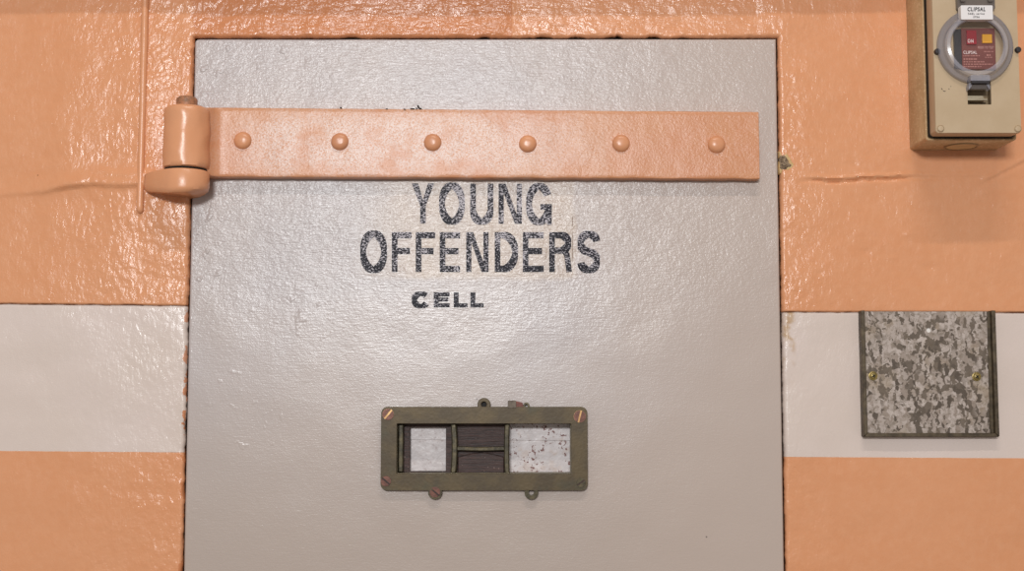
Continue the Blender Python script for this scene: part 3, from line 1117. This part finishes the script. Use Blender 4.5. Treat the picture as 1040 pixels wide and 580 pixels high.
# ------------------------------------------------------------------ peephole
YF = -0.0055
hx, hz = W(492, 456, YF)
hatch = empty('peephole', (0, 0, 0))
to_parent(hatch, door)
hatch.location = Vector((hx, YF, hz)) - Vector(door.location)
hatch['label'] = 'bronze framed peephole with a sliding wooden shutter'


def sub(o): return to_parent(o, hatch)


ox0, oz0, ox1, oz1 = prect(386.8, 413.2, 596.8, 498.2, YF)
ix0, iz0, ix1, iz1 = prect(402.8, 430.2, 580.2, 481.2, YF)
bm = plate([rrect(ox0, oz0, ox1, oz1, 0.0075, 6), rrect(ix0, iz0, ix1, iz1, 0.0008, 2)], YF, 0.0024)
fr = sub(finish(bm, 'frame', M_BRONZE, bevel=0.0016, seg=3, smooth=45))
fr['label'] = 'tarnished bronze frame with rounded corners'
# lining of the opening
lw = 0.002
bm = plate([rrect(ix0 - .0035, iz0 - .0035, ix1 + .0035, iz1 + .0035, 0.001, 2), rrect(ix0 + .0004, iz0 + .0004, ix1 - .0004, iz1 - .0004, 0.001, 2)], 0.0030, 0.0235)
sub(finish(bm, 'lining', M_BRONZE, smooth=40))
bx = (ix0 - 0.003, iz0 - 0.003, ix1 + 0.003, iz1 + 0.003)
bm = plate([[(bx[0], bx[1]), (bx[2], bx[1]), (bx[2], bx[3]), (bx[0], bx[3])]], 0.0240, 0.0260)
# raised step added to draw the frame's shadow line on the plate
zl_ = WZ(490, 446.5, 0.024)
plate([[(bx[0], zl_), (bx[2], zl_ - 0.001), (bx[2], bx[3]), (bx[0], bx[3])]], 0.0225, 0.0240, bm)
bp = sub(finish(bm, 'backing_plate', M_BACK, bevel=0.0006))
bp['label'] = 'white painted plate behind the opening, specked with rust'
# sliding wooden shutter with a square opening
YW = 0.0135
sx0, sz0, sx1, sz1 = prect(402.5, 430, 514.5, 482, YW)
wx0, wz0, wx1, wz1 = prect(416.3, 433.8, 452.8, 478.6, YW)
bm = plate([[(sx0, sz0), (sx1, sz0), (sx1, sz1), (sx0, sz1)], [(wx0, wz0), (wx1, wz0), (wx1, wz1), (wx0, wz1)]], YW, 0.0205)
sh_ = sub(finish(bm, 'shutter', M_WOOD, bevel=0.0006))
sh_['label'] = 'dark wooden sliding shutter with a square hole'
# wood piece added to form the arched shadow below the cross bar
ax0, az0, ax1, az1 = prect(465, 459, 512, 480.5, 0.011)
pts = [(ax0, az0), (ax1, az0), (ax1, az1 - 0.006)]
for k in range(1, 8):
    t = k / 8
    pts.append((ax1 + (ax0 - ax1) * t, az1 - 0.006 + 0.0052 * math.sin(PI * t)))
pts.append((ax0, az1 - 0.006))
bm = plate([pts], 0.0105, YW)
sub(finish(bm, 'shadow_arch', M_WOOD, bevel=0.0010))
# bronze bars of the slide


def vbar(pxa, pxb, pya, pyb, y0, y1, curve=0.0):
    x0, z0, x1, z1 = prect(pxa, pya, pxb, pyb, y0)
    n = 12
    bm = bmesh.new()
    L = []
    for k in range(n + 1):
        t = k / n
        z = z0 + (z1 - z0) * t
        dx = curve * (4 * (t - 0.5) ** 2)
        L.append((dx, z))
    out = [(x0 + a, z) for a, z in L] + [(x1 + a, z) for a, z in reversed(L)]
    return plate([out], y0, y1, bm)


b1 = sub(finish(vbar(404.4, 409.6, 431.2, 479.6, 0.004, 0.0132), 'slide_bar', M_BRONZE_B, bevel=0.0012))
b2 = sub(finish(vbar(458.6, 464.6, 430.6, 480.6, 0.003, 0.0132, -0.0014), 'slide_bar', M_BRONZE_B, bevel=0.0014))
b3 = sub(finish(vbar(511.8, 517.0, 430.6, 481.0, 0.003, 0.0205, 0.0008), 'slide_bar', M_BRONZE_B, bevel=0.0012))
x0, z0, x1, z1 = prect(463.5, 453.2, 513, 457.8, 0.005)
pts = [(x0 + (x1 - x0) * k / 10, z1 - 0.0010 * math.sin(PI * k / 10)) for k in range(11)]
pts += [(x1 + (x0 - x1) * k / 10, z0 - 0.0006 * math.sin(PI * k / 10)) for k in range(11)]
b4 = sub(finish(plate([pts], 0.005, 0.0132), 'cross_bar', M_BRONZE_B, bevel=0.0011))


def slot_screw(px, py, rp, ang, y, mats, slot_w=0.16, lift=0.0012):
    """countersunk head with a slot: two half discs over a floor"""
    x, z = W(px, py, y)
    R_ = rp * PXM
    bm = lathe([(R_, -0.0008), (R_, lift * .35), (0, lift * .35)], 'Y', (x, y, z), 24, mi=1)
    for s in (0, 1):
        pts = []
        lo = math.asin(slot_w)
        for k in range(15):
            a = lo + (PI - 2 * lo) * k / 14 + s * PI + ang
            pts.append((x + R_ * .98 * math.cos(a), z + R_ * .98 * math.sin(a)))
        plate([pts], y - lift, y - lift * .2, bm, 0)
    return finish(bm, 'screw', mats, smooth=35)


sub(slot_screw(394.2, 420.8, 5.8, math.radians(50), YF, [M_SCREW, M_SLOT], 0.17))
sub(slot_screw(588.8, 423.0, 6.2, math.radians(76), YF, [M_SCREW, M_SLOT], 0.14))
sub(slot_screw(392.0, 488.7, 5.2, math.radians(140), YF, [M_SCREW, M_SLOTD]))
sub(slot_screw(590.0, 490.2, 4.6, math.radians(35), YF, [M_BRONZE_B, M_SLOTD]))


# lugs cast on the rim
def lug(px, py, rp, hp, topside, mat, y0=YF + 0.0008):
    x, z = W(px, py, y0)
    R_, h_ = rp * PXM, hp * PXM
    s = 1 if topside else -1
    edge = oz1 if topside else oz0
    pts = []
    for k in range(19):
        a = math.radians(-20 + 220 * k / 18)
        pts.append((x + R_ * math.cos(a), z + s * R_ * math.sin(a)))
    pts += [(x - R_ * 1.25, edge - s * 0.001), (x + R_ * 1.25, edge - s * 0.001)]
    loops = [pts]
    if hp > 0: loops.append(circ(x, z, h_, 16))
    return plate(loops, y0, 0.002)


l1 = sub(finish(lug(491.5, 410.8, 6.6, 2.7, True, None), 'lug', M_BRONZE, bevel=0.0008))
x, z = W(491.5, 410.8, YF)
bm = lathe([(4.0 * PXM, 0.0), (4.0 * PXM, 0.0008), (0, 0.0008)], 'Y', (x, DY - 0.003, z), 16)
sub(finish(bm, 'lug_hole_disc', M_BLACK))  # black disc put behind the lug hole for the shade inside it
l2 = sub(finish(lug(441.8, 500.0, 7.0, 0, False, None), 'lug', M_BRONZE_B, bevel=0.0012))
l3 = sub(finish(lug(539.6, 500.2, 6.9, 2.8, False, None), 'lug', M_BRONZE_B, bevel=0.0012))
sub(slot_screw(441.8, 499.8, 5.4, math.radians(140), YF + 0.0006, [M_SCREW, M_SLOTD]))
# remnant of the swing cover's catch on the upper rim
bm = bmesh.new()
x0, z0, x1, z1 = prect(515.8, 406.8, 524.2, 414.5, YF)
plate([rrect(x0, z0, x1, z1, 0.0012, 3)], YF - 0.001, 0.002, bm, 0)
q = [W(*p, YF) for p in ((524, 407.4), (530.5, 409.0), (532.0, 413.6), (523.5, 414.2))]
plate([q], YF + 0.001, 0.002, bm, 1)
x, z = W(534.6, 412.2, YF)
plate([circ(x, z, 3.3 * PXM, 16), circ(x, z, 1.6 * PXM, 12)], YF + 0.001, 0.002, bm, 2)
ct = sub(finish(bm, 'broken_catch', [mat_plain('grey_bronze', (104, 92, 78), (78, 64, 52), .5, .3, 150), mat_plain('red_brown_metal', (122, 62, 46), (92, 46, 36), .5, .2, 150), M_BRONZE_B], bevel=0.0006))
ct['label'] = 'broken stub of a catch on the top rim'

# ------------------------------------------------------------------ galvanised cover plate
YG = -0.006
gx0, gz0, gx1, gz1 = prect(875.5, 316.2, 1012.6, 443.8, -0.010)
gp = empty('cover_plate', ((gx0 + gx1) / 2, 0.0, gz0))
tag(gp, 'square galvanised steel cover plate with mottled spangle, screwed on the pale band', 'cover plate')
bm = bmesh.new()
x_, z_ = W(943.2, 335.5, YG)
plate([[(gx0 + .001, gz0 + .001), (gx1 - .001, gz0 + .001), (gx1 - .001, gz1), (gx0 + .001, gz1)], circ(x_, z_, 2.3 * PXM, 14)], YG, -0.0044, bm)
to_parent(finish(bm, 'plate', M_GALV), gp)
bm = bmesh.new()
plate([[(gx0, gz0 + .0005), (gx0 + .0046, gz0 + .004), (gx0 + .0046, gz1 + .0010), (gx0, gz1 + .0008)]], -0.0120, 0.0008, bm)
ef = to_parent(finish(bm, 'flange', M_GALV_E, bevel=0.0007), gp)
bm = bmesh.new()
plate([[(gx1 - .0046, gz0 + .004), (gx1, gz0 + .0005), (gx1, gz1 + .0008), (gx1 - .0046, gz1 + .0010)]], -0.0120, 0.0008, bm)
plate([[(gx1 - .0090, gz0 + .004), (gx1 - .0046, gz0 + .004), (gx1 - .0046, gz1), (gx1 - .0082, gz1)]], -0.0078, YG, bm)
to_parent(finish(bm, 'flange', M_GALV_E, bevel=0.0007), gp)
bm = bmesh.new()
plate([[(gx0 + .0002, gz0), (gx1 - .0002, gz0), (gx1 - .0048, gz0 + .0044), (gx0 + .0048, gz0 + .0044)]], -0.0118, 0.0008, bm)
to_parent(finish(bm, 'flange', M_GALV_E, bevel=0.0007), gp)
bm = lathe([(2.6 * PXM, 0), (2.6 * PXM, .001), (0, .0012)], 'Y', (x_, -0.0042, z_), 16)
o = to_parent(finish(bm, 'hole_plug', M_WSPOT, smooth=60), gp)
o['label'] = 'white spot in the small hole near the top'
for px, py in ((886.6, 381.8), (991.6, 382.6)):
    x, z = W(px, py, YG)
    R_ = 4.5 * PXM
    bm = lathe([(R_, 0), (R_, .0009), (R_ * .82, .0012), (R_ * .78, .0008), (R_ * .70, .0008), (R_ * .66, .0022), (R_ * .4, .0030), (0, .0031)], 'Y', (x, YG, z), 26)
    for a in (30, 120):
        c_, s_ = math.cos(math.radians(a)), math.sin(math.radians(a))
        L_, w_ = R_ * .46, R_ * .10
        plate([[(x + c_ * L_ - s_ * w_, z + s_ * L_ + c_ * w_), (x - c_ * L_ - s_ * w_, z - s_ * L_ + c_ * w_), (x - c_ * L_ + s_ * w_, z - s_ * L_ - c_ * w_), (x + c_ * L_ + s_ * w_, z + s_ * L_ - c_ * w_)]], YG - .0034, YG - .0028, bm, 1)
    to_parent(finish(bm, 'screw', [M_BRASS, M_BLACK], smooth=35), gp)['label'] = 'brass cross-head screw'

# ------------------------------------------------------------------ safety switch in its weatherproof box
BD = 0.060             # depth of the back box
CD = 0.086             # front of the cover
bxl, bzl = WX(922.8, 120.0), WZ(950, 153.0)
bxr = W(1012.5, 152.6, 0.0)[0]
bzh = bzl + 0.205
sw = empty('safety_switch', ((bxl + bxr) / 2, 0, bzl))
tag(sw, 'cream weatherproof switch box with round clear window, maroon breaker and red button', 'electrical switch')


def swp(o): return to_parent(o, sw)


def loft(levels, n=6, cap0=True, cap1=True):
    """stack of rounded rectangles (x0,z0,x1,z1,r,y)"""
    bm = bmesh.new()
    rows = []
    for x0, z0, x1, z1, r, y in levels:
        rows.append([bm.verts.new((p[0], y, p[1])) for p in rrect(x0, z0, x1, z1, r, n)])
    for a, b in zip(rows, rows[1:]):
        for k in range(len(a)):
            bm.faces.new((a[k], a[(k + 1) % len(a)], b[(k + 1) % len(a)], b[k]))
    if cap0: bm.faces.new(rows[0])
    if cap1: bm.faces.new(rows[-1])
    return bm


e = 0.0
bm = loft([(bxl, bzl, bxr, bzh, .004, 0.003), (bxl, bzl, bxr, bzh, .004, -BD + .001), (bxl + .0008, bzl + .0008, bxr - .0008, bzh - .0008, .004, -BD),
           (bxl + .0016, bzl + .0016, bxr - .0016, bzh - .0016, .0035, -BD), (bxl + .0030, bzl + .0030, bxr - .0030, bzh - .0030, .003, -BD + .002)])
bb = swp(finish(bm, 'back_box', M_BOX, smooth=40))
bb['label'] = 'weathered back box, orange bounce light put into its tan'
# round knockout on the underside
kx, ky = (bxl + bxr) / 2, -0.027
bm = bmesh.new()
for r0, r1, h0, h1 in ((0.0, 0.0165, .0008, .0008), ):
    pass
lathe([(0.0, -0.0010), (0.0165, -0.0010), (0.0165, 0.0006)], 'Z', (kx, ky, bzl), 36, bm)
rg = lathe([(0.0172, -0.0012), (0.0192, -0.0012), (0.0192, 0.0006), (0.0172, 0.0006)], 'Z', (kx, ky, bzl), 36, bm, 1, cap=False)
kn = swp(finish(bm, 'knockout', [mat_plain('pale_knockout', (206, 178, 128), (188, 158, 110), .5, 0, 60), M_CREAM_D], smooth=40))
kn['label'] = 'pale round cable knockout in the underside'
# black gasket
bm = loft([(bxl + .0030, bzl + .0030, bxr - .0030, bzh - .003, .003, -BD + .003), (bxl + .0036, bzl + .0034, bxr - .0036, bzh - .003, .003, -BD - .0040)])
swp(finish(bm, 'gasket', M_BLACK, smooth=40))
# cover with a round opening and the latch slot
cxl, czl = W(950.3, 135.2, -CD)
cxr = W(1037.6, 135.2, -CD)[0]
czh = bzh - 0.001
ringc = W(993.4, 45.0, -0.098)
latch = prect(982.6, 84.0, 1006.6, 106.2, -CD)
slab = [rrect(cxl, czl, cxr, czh, .004, 6), circ(ringc[0], ringc[1], 0.0365, 48)]
bm = plate([rrect(cxl + .0004, czl + .0004, cxr - .0004, czh - .0004, .004, 6), circ(ringc[0], ringc[1], 0.0355, 48),
            [(latch[0], latch[1]), (latch[2], latch[1]), (latch[2], ringc[1] - .0372), (latch[0], ringc[1] - .0372)]], -CD, -CD + .003)
# skirt
sk = loft([(cxl + .0010, czl + .0006, cxr, czh, .004, -BD - .0036), (cxl + .0006, czl + .0004, cxr, czh, .004, -BD - .010), (cxl, czl, cxr, czh, .004, -CD + .0012), (cxl + .0006, czl + .0006, cxr - .0006, czh - .0006, .004, -CD)], cap0=False, cap1=False)
append(bm, sk)
cv = swp(finish(bm, 'cover', M_CREAM, smooth=35))
cv['label'] = 'cream front cover with rounded edges'
# inner well behind the window
bm = bmesh.new()
lathe([(0.0372, CD - .003), (0.0372, CD - .0085), (0, CD - .0085)], 'Y', (ringc[0], 0, ringc[1]), 48, bm, cap=False)
wl_ = swp(finish(bm, 'window_well', M_CREAM, smooth=50))
bm = loft([(latch[0] - .001, latch[1] - .001, latch[2] + .001, latch[3] + .001, .0006, -CD + .0012), (latch[0] - .001, latch[1] - .001, latch[2] + .001, latch[3] + .001, .0006, -CD + .013)], 2, cap0=False)
swp(finish(bm, 'latch_recess', M_DKBR))
bx4 = prect(982.8, 96.6, 1000.5, 101.6, -CD)
bm = plate([[(bx4[0], bx4[1]), (bx4[2] + .001, bx4[1]), (bx4[2] - .001, bx4[3]), (bx4[0], bx4[3])]], -CD + .003, -CD + .013)
plate([[(bx4[0], bx4[1]), (bx4[2] + .003, bx4[1]), (bx4[2] + .003, bx4[1] + .0018), (bx4[0], bx4[1] + .0018)]], -CD + .001, -CD + .004, bm)
swp(finish(bm, 'catch_bar', mat_plain('pale_catch', (190, 176, 150), (170, 154, 128), .35, 0, 120), bevel=0.0004))

# breaker seen through the window
YB = -CD + 0.004
mx0, mz0, mx1, mz1 = prect(976.8, 28.6, 1011.0, 70.2, YB)
bm = plate([rrect(mx0, mz0, mx1, mz1, .0008, 3)], YB, -CD + .0145)
br_ = swp(finish(bm, 'breaker', M_MAROON, bevel=0.0004)); br_['label'] = 'maroon breaker face with pale print'
dx0, dz0, dx1, dz1 = prect(969.8, 29.0, 976.8, 70.0, YB)
bm = plate([[(dx0, dz0 + .002), (mx0 - .0001, dz0), (mx0 - .0001, dz1), (dx0, dz1 - .001)]], YB + .001, -CD + .0145)
swp(finish(bm, 'breaker_side', M_CHAR))
rx0, rz0, rx1, rz1 = prect(981.2, 31.2, 991.2, 45.6, YB)
bm = plate([[(rx0, rz0), (rx1, rz0), (rx1, rz1), (rx0, rz1)]], YB - .0022, YB + .001)
rb = finish(bm, 'on_button', M_RED, bevel=0.0005); to_parent(rb, br_); rb['label'] = 'red rocker button reading ON'
yx0, yz0, yx1, yz1 = prect(997.0, 35.2, 1007.0, 44.2, YB)
bm = plate([[(yx0, yz0), (yx1, yz0), (yx1, yz1), (yx0, yz1)]], YB - .0022, YB + .001)
tb = finish(bm, 'test_button', M_YEL, bevel=0.0005); to_parent(tb, br_); tb['label'] = 'square amber test button'


def text_mesh(name, s, px0, py0, px1, py1, Y, mat, parent, bold=0.0, shear=0.0):
    """lettering fitted in the measured rectangle"""
    cu = bpy.data.curves.new(name, 'FONT')
    cu.body = s
    cu.size = 1.0
    cu.shear = shear
    cu.space_character = 1.18
    cu.offset = bold
    cu.resolution_u = 3
    t = bpy.data.objects.new(name, cu)
    col.objects.link(t)
    bpy.context.view_layer.update()
    dg = bpy.context.evaluated_depsgraph_get()
    me = bpy.data.meshes.new_from_object(t.evaluated_get(dg))
    bpy.data.objects.remove(t); bpy.data.curves.remove(cu)
    xs_ = [v.co.x for v in me.vertices]; ys_ = [v.co.y for v in me.vertices]
    a0, a1, b0, b1 = min(xs_), max(xs_), min(ys_), max(ys_)
    x0, z0, x1, z1 = prect(px0, py0, px1, py1, Y)
    for v in me.vertices:
        v.co = ((v.co.x - a0) / (a1 - a0) * (x1 - x0) + x0, Y, (v.co.y - b0) / (b1 - b0) * (z1 - z0) + z0)
    me.materials.clear(); me.materials.append(mat)
    o = bpy.data.objects.new(name, me); link(o)
    bm = bmesh.new(); bm.from_mesh(me)
    for f in bm.faces:
        if f.normal.y > 0: f.normal_flip()
    bm.to_mesh(me); bm.free()
    return to_parent(o, parent)


text_mesh('print', 'ON', 982.8, 39.6, 988.6, 43.4, YB - .0024, M_WPRINT, br_, .02)
text_mesh('print', 'PRESS TO TEST', 993.2, 47.0, 1009.4, 49.4, YB - .0002, M_PINK, br_)
text_mesh('print', 'CLIPSAL', 978.4, 51.6, 992.2, 54.8, YB - .0002, M_WPRINT, br_, .012)
# rows of print too small to read, as broken dashes
bm = bmesh.new()
rr = random.Random(3)
for xa_, xb_, yy, hh in ((978.4, 995, 56.6, 1.1), (978.6, 992.0, 60.0, 1.5), (978.6, 1000, 62.8, 1.1), (978.6, 1009, 65.2, 1.1), (978.6, 998, 67.6, 1.1), (999.5, 1009, 52.4, 1.1), (1002, 1007, 56.0, 1.6), (1000.5, 1009, 58.2, .8)):
    x = xa_
    while x < xb_ - 1:
        w_ = rr.uniform(.7, 2.2)
        q = prect(x, yy - hh / 2, min(x + w_, xb_), yy + hh / 2, YB - .0002)
        bm.faces.new([bm.verts.new(p) for p in ((q[0], YB - .0002, q[1]), (q[2], YB - .0002, q[1]), (q[2], YB - .0002, q[3]), (q[0], YB - .0002, q[3]))])
        x += w_ + rr.uniform(.5, 1.1)
pr = finish(bm, 'print', mat_plain('faded_print', (176, 116, 106), None, .5)); to_parent(pr, br_)

# round clear window: stepped translucent rim and front pane
YR = CD
pp = lambda v: v * PXM * (D - CD - .01) / D
R_out, R_in = pp(39.6), pp(27.6)
bm = lathe([(R_out, YR - .001), (R_out, YR + .0035), (R_out - .0012, YR + .0050), (R_out - .0052, YR + .0056), (R_out - .0062, YR + .0070), (R_out - .0072, YR + .0082)], 'Y', (ringc[0], 0, ringc[1]), 72, cap=False)
ob = swp(finish(bm, 'window_rim', M_SMOKE, smooth=35)); ob['label'] = 'grey translucent rim of the round window'
bm = lathe([(R_out - .0072, YR + .0082), (R_out - .0086, YR + .0104), (R_in + .0010, YR + .0112), (R_in, YR + .0104), (R_in - .0006, YR + .0090)], 'Y', (ringc[0], 0, ringc[1]), 72, cap=False)
ob = swp(finish(bm, 'window_bezel', M_SMOKE2, smooth=35)); ob['label'] = 'raised clear inner bezel of the window'
bm = lathe([(R_in - .0004, YR + .0090), (0, YR + .0092)], 'Y', (ringc[0], 0, ringc[1]), 48, cap=False)
ob = swp(finish(bm, 'window_pane', M_GLASS, smooth=60)); ob['label'] = 'clear round window pane'
# hinge block and brand label above, latch below
hb = prect(972.2, -12, 1010.4, 9.5, -CD - .006)
bm = plate([rrect(hb[0], hb[1], hb[2], hb[3], .0015, 3)], -CD - .006, -CD + .001)
plate([rrect(hb[0] + .003, hb[1] + .008, hb[0] + .0085, hb[3], .001, 2)], -CD - .009, -CD - .005, bm)
plate([rrect(hb[2] - .0085, hb[1] + .008, hb[2] - .003, hb[3], .001, 2)], -CD - .009, -CD - .005, bm)
swp(finish(bm, 'window_hinge', M_SMOKED, bevel=0.0006))['label'] = 'grey hinge block above the window'
lb = prect(975.9, 5.4, 1008.4, 19.8, -CD - .0145)
bm = plate([rrect(lb[0], lb[1], lb[2], lb[3], .0010, 3)], -CD - .0145, -CD - .0055)
lab = swp(finish(bm, 'name_plate', M_LABEL, bevel=0.0003)); lab['label'] = 'white plate with black print'
YL = -CD - .0148
text_mesh('print', 'CLIPSAL', 982.6, 7.2, 1000.8, 11.4, YL, M_INK, lab, .028, .15)
text_mesh('print', '56EL series', 983.2, 12.8, 1000.0, 14.8, YL, M_INK, lab, .01)
text_mesh('print', 'IP56', 988.6, 16.2, 994.8, 18.2, YL, M_INK, lab, .01)
lt = prect(985.6, 76.2, 1005.4, 86.0, -CD - .012)
bm = bmesh.new()
plate([rrect(lt[0], lt[1] + .004, lt[2], lt[3], .0012, 3)], -CD - .0125, -CD - .004, bm)
plate([[(lt[0] + .001, lt[1] + .0015), (lt[2] - .001, lt[1] + .0015), (lt[2] - .0004, lt[1] + .0042), (lt[0] + .0004, lt[1] + .0042)]], -CD - .0135, -CD - .003, bm, 1)
plate([[(lt[0] - .0008, lt[1] - .0050), (lt[0] + .0020, lt[1] - .0014), (lt[0] + .0030, lt[1] + .002), (lt[0] + .0004, lt[1] + .004), (lt[0] - .0012, lt[1] - .001)]], -CD - .009, -CD, bm)
plate([[(lt[2] + .0008, lt[1] - .0050), (lt[2] - .0020, lt[1] - .0014), (lt[2] - .0030, lt[1] + .002), (lt[2] - .0004, lt[1] + .004), (lt[2] + .0012, lt[1] - .001)]], -CD - .009, -CD, bm)
plate([[(lt[0] + .002, lt[1] - .0040), (lt[2] - .002, lt[1] - .0040), (lt[2] - .002, lt[1] + .0016), (lt[0] + .002, lt[1] + .0016)]], -CD - .008, -CD - .002, bm, 2)
swp(finish(bm, 'window_latch', [M_SMOKE2, M_CHAR, M_SMOKED], bevel=0.0005))['label'] = 'clear latch tab below the window'
for px, py in ((952.0, 52.4), (1034.0, 50.6)):
    x, z = W(px, py, -CD - .002)
    bm = lathe([(.0034, -.003), (.0034, .003), (.0026, .0042), (0, .0044)], 'Y', (x, -CD, z), 18)
    swp(finish(bm, 'window_screw', M_CHAR, smooth=45))
for px, py in ((955.2, 130.6), (1033.6, 130.8)):
    x, z = W(px, py, -CD)
    bm = lathe([(.0042, -.001), (.0042, .0004), (.0036, .0010), (.0034, .0006), (.0030, .0014), (0, .0018)], 'Y', (x, -CD, z), 22)
    swp(finish(bm, 'cover_screw', M_CREAM, smooth=45))
# scuff marks on the cover
bm = bmesh.new()
for path in (((956.0, 89.6), (957.2, 91.2)), ((957.8, 92.2), (959.4, 92.8), (960.4, 92.4)), ((963.4, 90.0), (964.2, 91.0)), ((966, 88.0), (965.4, 87.6))):
    for qd in ribbon(path, 0.55):
        bm.faces.new([bm.verts.new((W(p.x, p.y, -CD)[0], -CD - .0002, W(p.x, p.y, -CD)[1])) for p in qd])
swp(finish(bm, 'scuff_mark', M_FLECK))

# ------------------------------------------------------------------ light
def area(name, loc, target, sx, sy, power, color):
    l = bpy.data.lights.new(name, 'AREA')
    l.shape = 'RECTANGLE'
    l.size, l.size_y = sx, sy
    l.energy = power
    l.color = color
    o = bpy.data.objects.new(name, l)
    o.location = loc
    d = Vector(target) - Vector(loc)
    o.rotation_euler = d.to_track_quat('-Z', 'Y').to_euler()
    col.objects.link(o)
    return o


# far lamp, low angle: the sheen across the middle of the door
area('far_lamp', (-0.38, -4.2, ZC + 0.95), (-0.05, 0, 1.7), 0.75, 0.35, 98, (0.95, 0.98, 1.0))
# ceiling spot near the wall: ledge shadow at the top, shadow under the switch box
area('near_lamp', (0.20, -1.55, zl + 1.72), (0.1, 0, 1.7), 1.10, 0.04, 18, (1.0, 0.93, 0.86))

w = bpy.data.worlds.new('world')
scene.world = w
w.use_nodes = True
w.node_tree.nodes['Background'].inputs[0].default_value = (1.0, 0.95, 0.92, 1)
w.node_tree.nodes['Background'].inputs[1].default_value = 0.338
scene.view_settings.view_transform = 'Standard'
scene.view_settings.look = 'None'
scene.view_settings.exposure = 0.0
